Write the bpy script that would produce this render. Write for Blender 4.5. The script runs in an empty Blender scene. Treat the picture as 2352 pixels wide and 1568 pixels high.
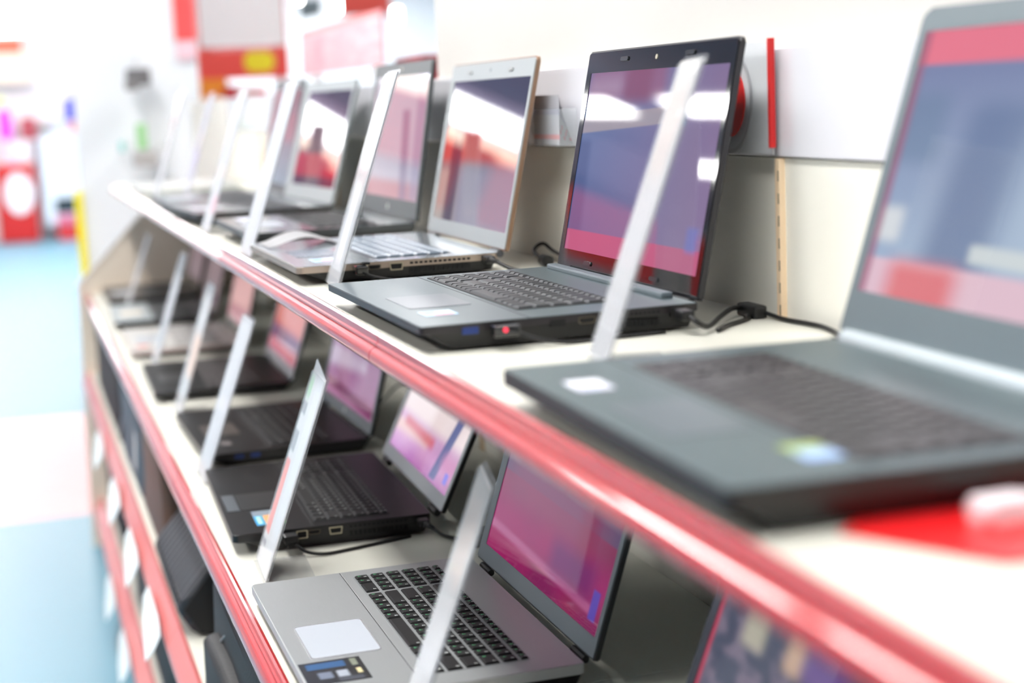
import bpy, bmesh, math, random
from mathutils import Vector, Matrix
random.seed(7)
S = bpy.context.scene
EXPO = 0.40
EK = 2**-EXPO
COL = S.collection
V = Vector

# ------------------------------------------------------------------ colour and materials
def lin(c):
    return tuple(((x/255.0)/12.92 if x/255.0 <= 0.04045 else (((x/255.0)+0.055)/1.055)**2.4) for x in c)

MATS = {}
def mat(name, rgb, rough=0.5, metal=0.0, spec=0.5, coat=0.0, coat_rough=0.05, trans=0.0, emit=None, estr=0.0, alpha=1.0, var=0.0, vscale=40.0, bump=0.0, bscale=200.0, stretch=None):
    if name in MATS: return MATS[name]
    m = bpy.data.materials.new(name); m.use_nodes = True
    nt = m.node_tree; b = nt.nodes['Principled BSDF']
    c = (*lin(rgb), 1)
    b.inputs['Base Color'].default_value = c
    b.inputs['Roughness'].default_value = rough
    b.inputs['Metallic'].default_value = metal
    b.inputs['Specular IOR Level'].default_value = spec
    b.inputs['Coat Weight'].default_value = coat
    b.inputs['Coat Roughness'].default_value = coat_rough
    b.inputs['Transmission Weight'].default_value = trans
    b.inputs['Alpha'].default_value = alpha
    if emit:
        b.inputs['Emission Color'].default_value = (*lin(emit), 1)
        b.inputs['Emission Strength'].default_value = estr
    if var or bump:
        tc = nt.nodes.new('ShaderNodeTexCoord')
        src = tc.outputs['Object']
        if stretch:
            mp = nt.nodes.new('ShaderNodeMapping'); mp.inputs['Scale'].default_value = stretch
            nt.links.new(src, mp.inputs['Vector']); src = mp.outputs['Vector']
    if var:
        n = nt.nodes.new('ShaderNodeTexNoise'); n.inputs['Scale'].default_value = vscale; n.inputs['Detail'].default_value = 4
        nt.links.new(src, n.inputs['Vector'])
        mr = nt.nodes.new('ShaderNodeMapRange')
        mr.inputs['To Min'].default_value = 1-var; mr.inputs['To Max'].default_value = 1+var
        nt.links.new(n.outputs['Fac'], mr.inputs['Value'])
        mx = nt.nodes.new('ShaderNodeMix'); mx.data_type = 'RGBA'; mx.blend_type = 'MULTIPLY'
        mx.inputs[0].default_value = 1; mx.inputs[6].default_value = c
        nt.links.new(mr.outputs['Result'], mx.inputs[7]); nt.links.new(mx.outputs[2], b.inputs['Base Color'])
    if bump:
        n2 = nt.nodes.new('ShaderNodeTexNoise'); n2.inputs['Scale'].default_value = bscale; n2.inputs['Detail'].default_value = 3
        nt.links.new(src, n2.inputs['Vector'])
        bp = nt.nodes.new('ShaderNodeBump'); bp.inputs['Strength'].default_value = bump; bp.inputs['Distance'].default_value = 0.002
        nt.links.new(n2.outputs['Fac'], bp.inputs['Height']); nt.links.new(bp.outputs['Normal'], b.inputs['Normal'])
    MATS[name] = m
    return m

def emission_mat(name, rgb, strength):
    if name in MATS: return MATS[name]
    m = bpy.data.materials.new(name); m.use_nodes = True
    nt = m.node_tree; nt.nodes.clear()
    o = nt.nodes.new('ShaderNodeOutputMaterial'); e = nt.nodes.new('ShaderNodeEmission')
    e.inputs['Color'].default_value = (*lin(rgb), 1); e.inputs['Strength'].default_value = strength
    nt.links.new(e.outputs[0], o.inputs['Surface']); MATS[name] = m
    return m

def uv_paint(nt, corners, boxes, noise=None, coord='UV'):
    """layered soft rectangles over a bilinear gradient: picture or painted reflections on a screen, or print on a sheet"""
    N = nt.nodes; L = nt.links
    tc = N.new('ShaderNodeTexCoord'); sp = N.new('ShaderNodeSeparateXYZ'); L.new(tc.outputs[coord], sp.inputs[0])
    u, v = sp.outputs[0], sp.outputs[1]
    def mixc(f, a, b):
        m = N.new('ShaderNodeMix'); m.data_type = 'RGBA'
        for inp, val in ((m.inputs[0], f), (m.inputs[6], a), (m.inputs[7], b)):
            if isinstance(val, (tuple, list)): inp.default_value = (*val[:3], 1)
            elif isinstance(val, float): inp.default_value = val
            else: L.new(val, inp)
        return m.outputs[2]
    def mth(op, a, b):
        m = N.new('ShaderNodeMath'); m.operation = op
        for i, val in enumerate((a, b)):
            if isinstance(val, (int, float)): m.inputs[i].default_value = val
            else: L.new(val, m.inputs[i])
        return m.outputs[0]
    def ss(x, a, b):
        r = N.new('ShaderNodeMapRange'); r.interpolation_type = 'SMOOTHSTEP'
        L.new(x, r.inputs['Value']); r.inputs['From Min'].default_value = a; r.inputs['From Max'].default_value = b
        return r.outputs['Result']
    c00, c10, c01, c11 = [lin(c) for c in corners]
    col = mixc(v, mixc(u, c00, c10), mixc(u, c01, c11))
    if noise:
        scale, c2, amt = noise
        nz = N.new('ShaderNodeTexNoise'); nz.inputs['Scale'].default_value = scale; nz.inputs['Detail'].default_value = 1
        L.new(tc.outputs[coord], nz.inputs['Vector'])
        col = mixc(mth('MULTIPLY', ss(nz.outputs['Fac'], .4, .62), amt), col, lin(c2))
    for bx in boxes:
        u0, u1, v0, v1, s, c, a = bx[:7]; k = bx[7] if len(bx) > 7 else 0.0; k2 = bx[8] if len(bx) > 8 else 0.0
        uu = mth('ADD', u, mth('MULTIPLY', v, k)) if k else u
        vv = mth('ADD', v, mth('MULTIPLY', u, k2)) if k2 else v
        f = mth('MULTIPLY', mth('MULTIPLY', ss(uu, u0-s, u0+s), mth('SUBTRACT', 1, ss(uu, u1-s, u1+s))),
                mth('MULTIPLY', ss(vv, v0-s, v0+s), mth('SUBTRACT', 1, ss(vv, v1-s, v1+s))))
        col = mixc(mth('MULTIPLY', f, a), col, lin(c))
    return col

def screen_mat(name, corners, boxes, noise=None, strength=1.0, rough=0.03):
    m = bpy.data.materials.new(name); m.use_nodes = True
    nt = m.node_tree; b = nt.nodes['Principled BSDF']
    b.inputs['Base Color'].default_value = (.01, .01, .012, 1); b.inputs['Roughness'].default_value = rough
    b.inputs['Specular IOR Level'].default_value = .5
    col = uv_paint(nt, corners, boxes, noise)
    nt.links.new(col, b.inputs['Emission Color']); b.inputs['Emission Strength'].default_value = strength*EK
    return m

def print_mat(name, corners, boxes, rough=0.4, noise=None):
    m = bpy.data.materials.new(name); m.use_nodes = True
    nt = m.node_tree; b = nt.nodes['Principled BSDF']; b.inputs['Roughness'].default_value = rough
    nt.links.new(uv_paint(nt, corners, boxes, noise), b.inputs['Base Color'])
    return m

# ------------------------------------------------------------------ mesh helpers
def obj(name, bm, m, parent=None, smooth=False):
    me = bpy.data.meshes.new(name)
    bmesh.ops.recalc_face_normals(bm, faces=bm.faces)
    bm.to_mesh(me); bm.free()
    for mm in (m if isinstance(m, (list, tuple)) else [m]): me.materials.append(mm)
    if smooth:
        for p in me.polygons: p.use_smooth = True
    o = bpy.data.objects.new(name, me); COL.objects.link(o)
    if parent: o.parent = parent
    return o

def tag(o, label, cat, group=None, kind=None):
    o['label'] = label; o['category'] = cat
    if group: o['group'] = group
    if kind: o['kind'] = kind
    return o

def thing(name, label, cat, loc=(0, 0, 0), rz=0.0, group=None):
    o = bpy.data.objects.new(name, None); COL.objects.link(o); o.empty_display_size = .05
    o.location = loc; o.rotation_euler = (0, 0, rz)
    return tag(o, label, cat, group)

def struct(name, bm, m):
    o = obj(name, bm, m); o['kind'] = 'structure'
    return o

def BM(): return bmesh.new()

def abox(bm, a, b, bev=0.0, seg=2, mi=0):
    t = bmesh.new()
    xs, ys, zs = zip(a, b)
    vs = [t.verts.new((x, y, z)) for x in xs for y in ys for z in zs]
    for f in ((0,1,3,2), (4,6,7,5), (0,4,5,1), (2,3,7,6), (0,2,6,4), (1,5,7,3)):
        t.faces.new([vs[i] for i in f])
    if bev > 0:
        bmesh.ops.bevel(t, geom=list(t.edges), offset=bev, segments=seg, affect='EDGES', profile=.5)
    for f in t.faces: f.material_index = mi
    merge(bm, t)
    return bm

def merge(bm, t, M=None):
    if M is not None: bmesh.ops.transform(t, matrix=M, verts=t.verts)
    mp = {v: bm.verts.new(v.co) for v in t.verts}
    uvt = t.loops.layers.uv.active
    uvb = (bm.loops.layers.uv.active or bm.loops.layers.uv.new('UVMap')) if uvt else None
    for f in t.faces:
        try: nf = bm.faces.new([mp[v] for v in f.verts])
        except ValueError: continue
        nf.material_index = f.material_index; nf.smooth = f.smooth
        if uvt:
            for l0, l1 in zip(f.loops, nf.loops): l1[uvb].uv = l0[uvt].uv
    t.free()
    return bm

def box(a, b, bev=0.0, seg=2): return abox(BM(), a, b, bev, seg)

def rrect(x0, x1, y0, y1, r, n=5):
    if isinstance(r, (int, float)): r = (r,)*4
    pts = []
    for (cx, cy, a0, rr) in ((x1, y1, 0, r[0]), (x0, y1, 90, r[1]), (x0, y0, 180, r[2]), (x1, y0, 270, r[3])):
        sx = -1 if cx == x1 else 1; sy = -1 if cy == y1 else 1
        if rr <= 0: pts.append((cx, cy)); continue
        for i in range(n+1):
            a = math.radians(a0+90*i/n)
            pts.append((cx+sx*rr+rr*math.cos(a), cy+sy*rr+rr*math.sin(a)))
    return pts

def prism(poly, z0, z1, bev=0.0, seg=2, M=None, bm=None):
    t = bmesh.new()
    lo = [t.verts.new((x, y, z0)) for x, y in poly]; hi = [t.verts.new((x, y, z1)) for x, y in poly]
    n = len(poly)
    t.faces.new(list(reversed(lo))); t.faces.new(hi)
    for i in range(n): t.faces.new((lo[i], lo[(i+1) % n], hi[(i+1) % n], hi[i]))
    if bev > 0:
        ed = [e for e in t.edges if all(v in hi for v in e.verts) or all(v in lo for v in e.verts)]
        bmesh.ops.bevel(t, geom=ed, offset=bev, segments=seg, affect='EDGES', profile=.5)
    return merge(bm if bm is not None else BM(), t, M)

def frame_prism(outer, inner, z0, z1, M=None):
    """rectangular frame with hole: outer and inner are polygons with the same vertex count"""
    t = bmesh.new(); n = len(outer)
    r = []
    for poly in (outer, inner):
        r.append(([t.verts.new((x, y, z0)) for x, y in poly], [t.verts.new((x, y, z1)) for x, y in poly]))
    (ol, oh), (il, ih) = r
    for i in range(n):
        j = (i+1) % n
        t.faces.new((ol[i], ol[j], oh[j], oh[i])); t.faces.new((il[j], il[i], ih[i], ih[j]))
        t.faces.new((oh[i], oh[j], ih[j], ih[i])); t.faces.new((ol[j], ol[i], il[i], il[j]))
    return merge(BM(), t, M)

def quad_uv(p00, p10, p11, p01, bm=None):
    bm = bm if bm is not None else BM()
    uv = bm.loops.layers.uv.active or bm.loops.layers.uv.new('UVMap')
    f = bm.faces.new([bm.verts.new(p) for p in (p00, p10, p11, p01)])
    for l, c in zip(f.loops, ((0, 0), (1, 0), (1, 1), (0, 1))): l[uv].uv = c
    return bm

def tube(pts, r, res=8, sub=6):
    """round cable through control points (Catmull-Rom), open ends capped"""
    P = [V(p) for p in pts]
    if len(P) > 2:
        Q = [P[0]*2-P[1]]+P+[P[-1]*2-P[-2]]; out = []
        for i in range(1, len(Q)-2):
            for k in range(sub):
                t = k/sub; a, b, c, d = Q[i-1], Q[i], Q[i+1], Q[i+2]
                out.append(.5*((2*b)+(c-a)*t+(2*a-5*b+4*c-d)*t*t+(3*b-a-3*c+d)*t**3))
        out.append(P[-1]); P = out
    bm = BM(); rings = []
    up = V((0, 0, 1))
    for i, p in enumerate(P):
        d = (P[min(i+1, len(P)-1)]-P[max(i-1, 0)]).normalized()
        s = d.cross(up)
        s = s.normalized() if s.length > 1e-4 else V((1, 0, 0))
        w = s.cross(d).normalized()
        rr = r(i/(len(P)-1)) if callable(r) else r
        rings.append([bm.verts.new(p+s*math.cos(2*math.pi*k/res)*rr+w*math.sin(2*math.pi*k/res)*rr) for k in range(res)])
    for a, b in zip(rings, rings[1:]):
        for k in range(res): bm.faces.new((a[k], a[(k+1) % res], b[(k+1) % res], b[k]))
    bm.faces.new(rings[0]); bm.faces.new(list(reversed(rings[-1])))
    return bm

def cyl(c, r, h, axis='Z', n=24, r2=None, bev=0.0):
    t = bmesh.new()
    bmesh.ops.create_cone(t, cap_ends=True, segments=n, radius1=r, radius2=r if r2 is None else r2, depth=h)
    if bev:
        bmesh.ops.bevel(t, geom=[e for e in t.edges if abs(e.verts[0].co.z-e.verts[1].co.z) < 1e-6], offset=bev, segments=2, affect='EDGES')
    R = {'Z': Matrix(), 'X': Matrix.Rotation(math.pi/2, 4, 'Y'), 'Y': Matrix.Rotation(math.pi/2, 4, 'X')}[axis]
    return merge(BM(), t, Matrix.Translation(c) @ R)

def extrude_y(prof, y0, y1, bm=None):
    """profile in x,z extruded along y"""
    bm = bm if bm is not None else BM()
    a = [bm.verts.new((x, y0, z)) for x, z in prof]; b = [bm.verts.new((x, y1, z)) for x, z in prof]
    n = len(prof)
    bm.faces.new(a); bm.faces.new(list(reversed(b)))
    for i in range(n): bm.faces.new((a[i], b[i], b[(i+1) % n], a[(i+1) % n]))
    return bm

# ------------------------------------------------------------------ shared materials
M_black = mat('black_plastic', (15, 15, 16), .38, bump=.05, bscale=900)
M_blackmatte = mat('black_rubber', (12, 12, 13), .7)
M_dark = mat('slot_dark', (8, 8, 9), .8)
M_metal = mat('connector_metal', (190, 182, 160), .3, metal=1)
M_cable = mat('cable_black', (14, 14, 15), .45)
M_white = mat('white_plastic', (240, 240, 240), .4)
M_cream = mat('cream_enamel', (206, 205, 194), .42, coat=.15, coat_rough=.25, var=.015, vscale=6)
M_panel = mat('back_panel_enamel', (236, 234, 224), .5, var=.02, vscale=4)
M_beige = mat('end_panel_enamel', (219, 205, 188), .5, var=.02, vscale=4)
M_upright = mat('upright_enamel', (240, 214, 180), .45)
M_header = mat('header_panel', (222, 222, 228), .25, coat=.4)
M_silverbrush = mat('brushed_silver', (168, 171, 172), .36, metal=.55, var=.06, vscale=30, stretch=(60, 1.2, 4))
M_greybrush = mat('brushed_graphite', (88, 102, 106), .34, metal=.5, var=.06, vscale=30, stretch=(60, 1.2, 4))
M_charcoal = mat('charcoal_plastic', (66, 80, 84), .42, bump=.04, bscale=1200)
M_darkdeck = mat('dark_brushed_deck', (20, 20, 21), .4, metal=.2, var=.10, vscale=30, spec=.25, stretch=(60, 1.2, 4))
M_greybezel = mat('grey_bezel', (96, 104, 110), .4)
M_glossbezel = mat('piano_black', (14, 15, 17), .06, coat=.6, coat_rough=.02)
M_silverbezel = mat('silver_bezel', (150, 156, 158), .4, metal=.2)
M_gold = mat('champagne_metal', (170, 154, 140), .35, metal=.6)
M_paledeck = mat('pale_gloss_deck', (146, 158, 168), .16, metal=.6, coat=.4)
M_key = mat('key_black', (15, 15, 16), .5, spec=.3)
M_keygrey = mat('key_graphite', (36, 39, 42), .4)
M_legend = mat('legend_white', (205, 210, 208), .6)
M_legendgreen = mat('legend_green', (90, 190, 130), .6)
M_pad = mat('touchpad_grey', (172, 178, 186), .3)
M_rail = mat('red_price_rail', (176, 20, 28), .32, coat=.9, coat_rough=.07)
M_railpale = mat('pale_price_rail', (240, 196, 194), .25, coat=.6, coat_rough=.12)
M_railwhite = mat('white_rail_insert', (236, 228, 226), .3, coat=.4)
M_acrylic = mat('clear_acrylic', (214, 218, 222), .10, spec=.5, alpha=.22)
M_paper = mat('paper_white', (204, 204, 206), .6)

# ------------------------------------------------------------------ laptops
KEYROWS = [
    [.85]*16+['g']+[.88]*4,
    [1]*13+[2.05]+['g']+[.92]*4,
    [1.5]+[1]*12+[1.55]+['g']+[.92]*4,
    [1.75]+[1]*11+[2.3]+['g']+[.92]*4,
    [2.25]+[1]*10+[2.8]+['g']+[.92]*4,
    [1.25, 1, 1, 1.25, 5.2, 1.05, 1, 1.05, 1.05, 1.15]+['g']+[1.88, .92, .92],
]
def key_bm(w, d, h, legends, seed):
    bm = BM(); t = .0012
    ts = bmesh.new()
    lo = [ts.verts.new(p) for p in ((-d/2, -w/2, 0), (d/2, -w/2, 0), (d/2, w/2, 0), (-d/2, w/2, 0))]
    hi = [ts.verts.new(p) for p in ((-d/2+t, -w/2+t*.7, h), (d/2-t*.6, -w/2+t*.7, h), (d/2-t*.6, w/2-t*.7, h), (-d/2+t, w/2-t*.7, h))]
    ts.faces.new(hi)
    for i in range(4): ts.faces.new((lo[i], lo[(i+1) % 4], hi[(i+1) % 4], hi[i]))
    bmesh.ops.bevel(ts, geom=[e for e in ts.edges if all(v in hi for v in e.verts)], offset=.0006, segments=2, affect='EDGES')
    merge(bm, ts)
    if legends:
        rnd = random.Random(seed); z = h+.00008
        def mark(x, y, mi):
            for (a, b, c, d2) in ((0, .0030, 0, .0008), (0, .0008, 0, .0024), (.0016, .0024, 0, .0020))[:rnd.choice((2, 3))]:
                f = bm.faces.new([bm.verts.new((x+p, y+q, z)) for p, q in ((a, c), (b, c), (b, d2), (a, d2))]); f.material_index = mi
        mark(d*.12, -w/2+.0030, 1)
        if w < .024 and legends > 1: mark(-d*.30, w/2-.0055, 2)
    return bm

def keyboard(root, D0, D1, y0, y1, h, kmat, well, legends=0, individual=True, keyh=.0016, gap=.0026, lab=None):
    """keyboard bed with six rows of keys; keys are sub-parts when they can be told apart in the photo"""
    if well is not None:
        bed = obj('keyboard', prism(rrect(D0-.002, D1+.002, y0-.003, y1+.003, .003), h+.0001, h+.0006), well, root)
    else:
        bed = obj('keyboard', prism(rrect(D0, D1, y0, y1, .003), h+.0001, h+.0003), M_blackmatte if individual is None else kmat, root)
        bed.data.materials[0] = MATS.get('bed_'+root.name.split('.')[0], bed.data.materials[0])
    tot = 18.78; U = (y1-y0)/tot
    depth = D1-D0; fr = .58; rowd = depth/(5+fr)
    cache = {}; joined = BM() if not individual else None; x = D1
    for ri, row in enumerate(KEYROWS):
        rd = rowd*(fr if ri == 0 else 1); xc = x-rd/2; x -= rd
        ws = [(.34 if w == 'g' else w) for w in row]; k = tot/sum(ws); y = y0
        for w, raw in zip(ws, row):
            wd = w*k*U
            if raw != 'g':
                key = (round(wd, 4), round(rd, 4))
                if individual:
                    if key not in cache:
                        b = key_bm(wd-gap, rd-gap, keyh, legends, hash(key) % 999)
                        o = obj('key', b, [kmat, M_legend, M_legendgreen], bed); cache[key] = o
                    else:
                        o = cache[key].copy(); COL.objects.link(o); o.parent = bed
                    o.location = (xc, y+wd/2, h+.0006)
                else:
                    merge(joined, key_bm(wd-gap, rd-gap, keyh, legends, hash(key) % 999), Matrix.Translation((xc, y+wd/2, h+.0006)))
            y += wd
    if joined is not None:
        o = obj('key_rows', joined, [kmat, M_legend, M_legendgreen], bed)
    return bed

def laptop(label, x, y, z, yaw, W, D, h, la, L, st, group):
    r = thing('laptop', label, 'laptop', (x, y, z), -yaw, group)
    slab = st.get('slab', .010); ft = .0025
    cr = st.get('corner', .009)
    # upper shell
    obj('base_shell', prism(rrect(0, D, 0, W, cr), h-slab, h-.0006, .0006), st['side'], r)
    # lower case, drawn in at the front and tapering to the bottom
    ins = st.get('inset', .012)
    t = bmesh.new()
    hi = [t.verts.new((a, b, h-slab)) for a, b in rrect(ins*.6, D-.001, .0015, W-.0015, cr)]
    lo = [t.verts.new((a, b, ft)) for a, b in rrect(ins*2.2, D-.006, .006, W-.006, cr)]
    n = len(hi); t.faces.new(hi); t.faces.new(list(reversed(lo)))
    for i in range(n): t.faces.new((lo[i], lo[(i+1) % n], hi[(i+1) % n], hi[i]))
    obj('bottom_case', merge(BM(), t), st.get('bottom', M_black), r)
    for fx in (ins*2.2+.015, D-.022):
        for fy in (.03, W-.03): obj('rubber_foot', cyl((fx, fy, ft/2), .007, ft, n=16), M_blackmatte, r)
    seam = st.get('seam', .098)
    obj('palm_rest', prism(rrect(.0008, seam-.0004, .0008, W-.0008, (0, cr, cr, 0)), h-.0006, h, .0003), st['deck'], r)
    obj('keyboard_deck', prism(rrect(seam+.0004, D-.0008, .0008, W-.0008, (cr*.5, 0, 0, cr*.5)), h-.0006, h, .0003), st.get('deck2', st['deck']), r)
    obj('panel_seam', box((seam-.0006, .0015, h-.0006), (seam+.0006, W-.0015, h-.00012)), M_dark, r)
    kb = st.get('kb', (.106, .200, .024, .354))
    keyboard(r, *kb, h, st['key'], st.get('well'), st.get('legends', 0), st.get('individual', False), st.get('keyh', .0016), st.get('gap', .0026))
    if 'pad' in st:
        px0, px1, py0, py1 = st['pad']
        obj('touchpad', prism(rrect(px0, px1, py0, py1, .004), h+.00005, h+.0004), st.get('padm', M_pad), r)
        if st.get('padrim'):
            obj('touchpad_rim', frame_prism(rrect(px0-.0014, px1+.0014, py0-.0014, py1+.0014, .005), rrect(px0, px1, py0, py1, .004), h+.00005, h+.0006), st['padrim'], r)
        if st.get('buttons'):
            obj('touchpad_button', prism(rrect(px0-.018, px0-.002, py0, py1, .002), h+.00005, h+.0005), st['buttons'], r)
    for nm, (a, b, c, d), m in st.get('stickers', []):
        zz = h+.00045
        obj(nm, merge(quad_uv((a, d, zz), (a, c, zz), (b, c, zz), (b, d, zz)), box((a, c, h+.0001), (b, d, h+.0004))), m, r)
    # ports on the near side
    zc = h-.0065
    def port(nm, x0, x1, z0, z1, m, dep=.0005): return obj(nm, box((x0, -dep, z0), (x1, .004, z1), .0003), m, r)
    for p in st.get('ports', []):
        k, px = p[0], p[1]
        if k == 'vga':
            poly = [(-.0085, .0045), (.0085, .0045), (.0072, -.0045), (-.0072, -.0045)]
            M = Matrix.Translation((px, 0, zc-.001)) @ Matrix.Rotation(math.pi/2, 4, 'X')
            fo = obj('vga_port', frame_prism(poly, [(a*.86, b*.74) for a, b in poly], -.002, .0012, M), M_metal, r)
            obj('socket', prism([(a*.84, b*.7) for a, b in poly], -.002, .0004, M=M), M_dark, fo)
        elif k == 'hdmi':
            poly = [(-.0078, .0028), (.0078, .0028), (.0078, -.0008), (.006, -.0030), (-.006, -.0030), (-.0078, -.0008)]
            M = Matrix.Translation((px, 0, zc)) @ Matrix.Rotation(math.pi/2, 4, 'X')
            fo = obj('hdmi_port', frame_prism(poly, [(a*.88, b*.75) for a, b in poly], -.002, .0006, M), mat('port_dull', (96, 88, 76), .4, metal=.7), r)
            obj('socket', prism([(a*.86, b*.72) for a, b in poly], -.002, .0003, M=M), M_dark, fo)
        elif k == 'lan':
            poly = rrect(-.0070, .0070, -.0050, .0050, .0006, 1)
            M = Matrix.Translation((px, 0, zc-.0015)) @ Matrix.Rotation(math.pi/2, 4, 'X')
            fo = obj('network_port', frame_prism(poly, [(a*.82, b*.8) for a, b in poly], -.002, .0006, M), M_metal, r)
            obj('socket', prism([(a*.8, b*.78) for a, b in poly], -.002, .0002, M=M), M_dark, fo)
        elif k == 'usb':
            port('usb_port', px-.0072, px+.0072, zc-.0032, zc+.0030, p[2] if len(p) > 2 else M_dark)
        elif k == 'vent':
            bm = BM(); x0, x1 = p[1], p[2]; nn = 13
            for i in range(nn):
                a = x0+(x1-x0)*i/nn
                abox(bm, (a, -.0006, zc+.0005), (a+(x1-x0)/nn*.66, .003, zc+.0033))
            obj('vent_slots', bm, M_dark, r)
            bm = BM()
            for i in range(nn):
                a = x0+(x1-x0)*i/nn
                abox(bm, (a, .0006, zc-.0098), (a+(x1-x0)/nn*.72, .006, zc-.0040))
            obj('lower_vent_slots', bm, M_dark, r)
        elif k == 'plug':
            b = BM(); abox(b, (px-.006, -.016, zc-.0035), (px+.006, .001, zc+.0035), .0015)
            o = obj('power_socket', box((px-.0065, -.0006, zc-.004), (px+.0065, .003, zc+.004), .0005), M_dark, r); b.free()
    # hinges and lid
    hx, hz = st.get('hinge', (0, 0)); ox, oz = D+hx, h+hz
    ey = V((0, 1, 0)); ed = V((-math.cos(la), 0, math.sin(la))); en = V((-math.sin(la), 0, -math.cos(la)))
    M = Matrix(((ey.x, ed.x, en.x, ox), (ey.y, ed.y, en.y, 0), (ey.z, ed.z, en.z, oz), (0, 0, 0, 1)))
    hb = st.get('hinge_m', M_black)
    if st.get('hinge_full'):
        obj('hinge_bar', cyl((ox-.002, W/2, oz-.003), .0075, W-.03, 'Y', 16, bev=.001), hb, r)
    else:
        for yy in (.04, W-.04): obj('hinge', cyl((ox-.001, yy, oz-.004), st.get('hinge_r', .0048), .036, 'Y', 16, bev=.001), hb, r)
    if st.get('ridge'):
        obj('hinge_ridge', box((D-.016, .045, h-.0005), (D-.004, W-.02, h+.0055), .0018), st['ridge'], r)
    th = st.get('lid_th', .005); s0 = st.get('lid_s0', .004); lc = st.get('lid_corner', .009)
    lid = obj('lid', prism(rrect(s0, W, 0, L, (lc, lc, .003, .003)), -th, 0, .0016, 3, M), st['lid'], r)
    b0, b1, bb, bt = st.get('bez', (.018, .018, .020, .022))     # near, far, bottom, top
    obj('bezel', frame_prism(rrect(s0+.002, W-.002, .002, L-.002, (lc*.9, lc*.9, .002, .002), 4), rrect(b0, W-b1, bb, L-bt, .0006, 4), -.0004, .0012, M), st['bezel'], lid)
    def P(s, t, n): return M @ V((s, t, n))
    obj('screen', quad_uv(P(W-b1, bb, .0004), P(b0, bb, .0004), P(b0, L-bt, .0004), P(W-b1, L-bt, .0004)), st['screen'], lid)
    if st.get('cam'):
        obj('webcam', merge(BM(), cyl((0, 0, 0), .0026, .0008, n=16), M @ Matrix.Translation((W/2, L-bt*.5, .0014))), st.get('camm', M_metal), lid)
    for s in st.get('bumpers', []):
        obj('bumper', prism(rrect(-.0100, .0100, -.0022, .0022, .002), 0, .0016, .0005, M=M @ Matrix.Translation((s[0], s[1], .0010))), st.get('bumperm', M_blackmatte), lid)
    if st.get('logo'):
        obj('lid_badge', merge(BM(), cyl((0, 0, 0), st['logo'][2], .0008, n=20), M @ Matrix.Translation((st['logo'][0], st['logo'][1], .0014))), mat('badge_silver', (220, 224, 222), .3, metal=.6), lid)
    return r

SC = {}
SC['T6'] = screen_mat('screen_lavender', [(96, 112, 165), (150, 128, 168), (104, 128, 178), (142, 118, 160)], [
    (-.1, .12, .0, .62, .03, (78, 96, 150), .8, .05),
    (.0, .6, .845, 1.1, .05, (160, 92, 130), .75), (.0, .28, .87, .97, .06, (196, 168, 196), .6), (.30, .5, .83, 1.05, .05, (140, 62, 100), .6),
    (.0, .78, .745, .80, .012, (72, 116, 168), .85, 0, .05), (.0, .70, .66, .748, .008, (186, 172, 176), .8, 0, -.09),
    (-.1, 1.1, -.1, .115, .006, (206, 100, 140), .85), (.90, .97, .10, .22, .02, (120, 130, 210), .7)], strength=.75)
SC['T5'] = screen_mat('screen_painted_reflections', [(206, 190, 184), (190, 184, 206), (72, 66, 98), (66, 58, 90)], [(-.1, 1.1, .42, .66, .05, (236, 92, 84), .9), (.3, 1.1, -.1, .40, .08, (186, 186, 212), .7), (-.1, .16, -.1, .36, .03, (214, 200, 190), .8), (-.1, 1.1, .70, 1.1, .06, (72, 64, 96), .9), (.13, .27, -.1, .78, .03, (58, 44, 78), .8)], strength=.6)  # mirrored displays, red fascia, column and dark ceiling painted into the emission
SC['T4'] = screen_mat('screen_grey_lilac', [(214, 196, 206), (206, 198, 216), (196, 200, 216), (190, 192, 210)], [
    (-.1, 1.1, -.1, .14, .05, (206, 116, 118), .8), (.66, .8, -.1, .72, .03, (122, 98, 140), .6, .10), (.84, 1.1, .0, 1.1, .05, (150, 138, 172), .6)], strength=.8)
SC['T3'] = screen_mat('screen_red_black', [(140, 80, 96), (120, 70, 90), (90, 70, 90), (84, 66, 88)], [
    (-.1, 1.1, .1, .34, .03, (208, 62, 84), .9), (-.1, 1.1, -.1, .08, .05, (90, 70, 96), .8)], strength=.8)  # red band is the mirrored fascia, painted into the emission
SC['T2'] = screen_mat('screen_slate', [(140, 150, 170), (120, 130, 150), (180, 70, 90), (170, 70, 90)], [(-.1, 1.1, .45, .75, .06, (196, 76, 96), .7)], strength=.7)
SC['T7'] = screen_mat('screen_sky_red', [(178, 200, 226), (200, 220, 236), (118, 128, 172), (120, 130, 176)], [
    (.18, .40, .0, .72, .06, (112, 132, 170), .8, -.10), (-.1, .16, .5, .76, .05, (108, 136, 166), .5), (.5, 1.1, .2, .65, .18, (200, 220, 238), .8),  # broad pale glow at right: ceiling-light reflection painted into the emission
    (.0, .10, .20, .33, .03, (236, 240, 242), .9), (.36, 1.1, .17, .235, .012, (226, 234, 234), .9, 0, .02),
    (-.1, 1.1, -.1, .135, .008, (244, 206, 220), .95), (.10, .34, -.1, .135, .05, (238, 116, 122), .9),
    (-.1, 1.1, .87, 1.1, .01, (252, 128, 148), .95), (-.02, .028, -.1, 1.1, .008, (170, 104, 130), .7), (.56, .66, .91, .96, .02, (250, 190, 210), .8)], strength=.82)
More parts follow.
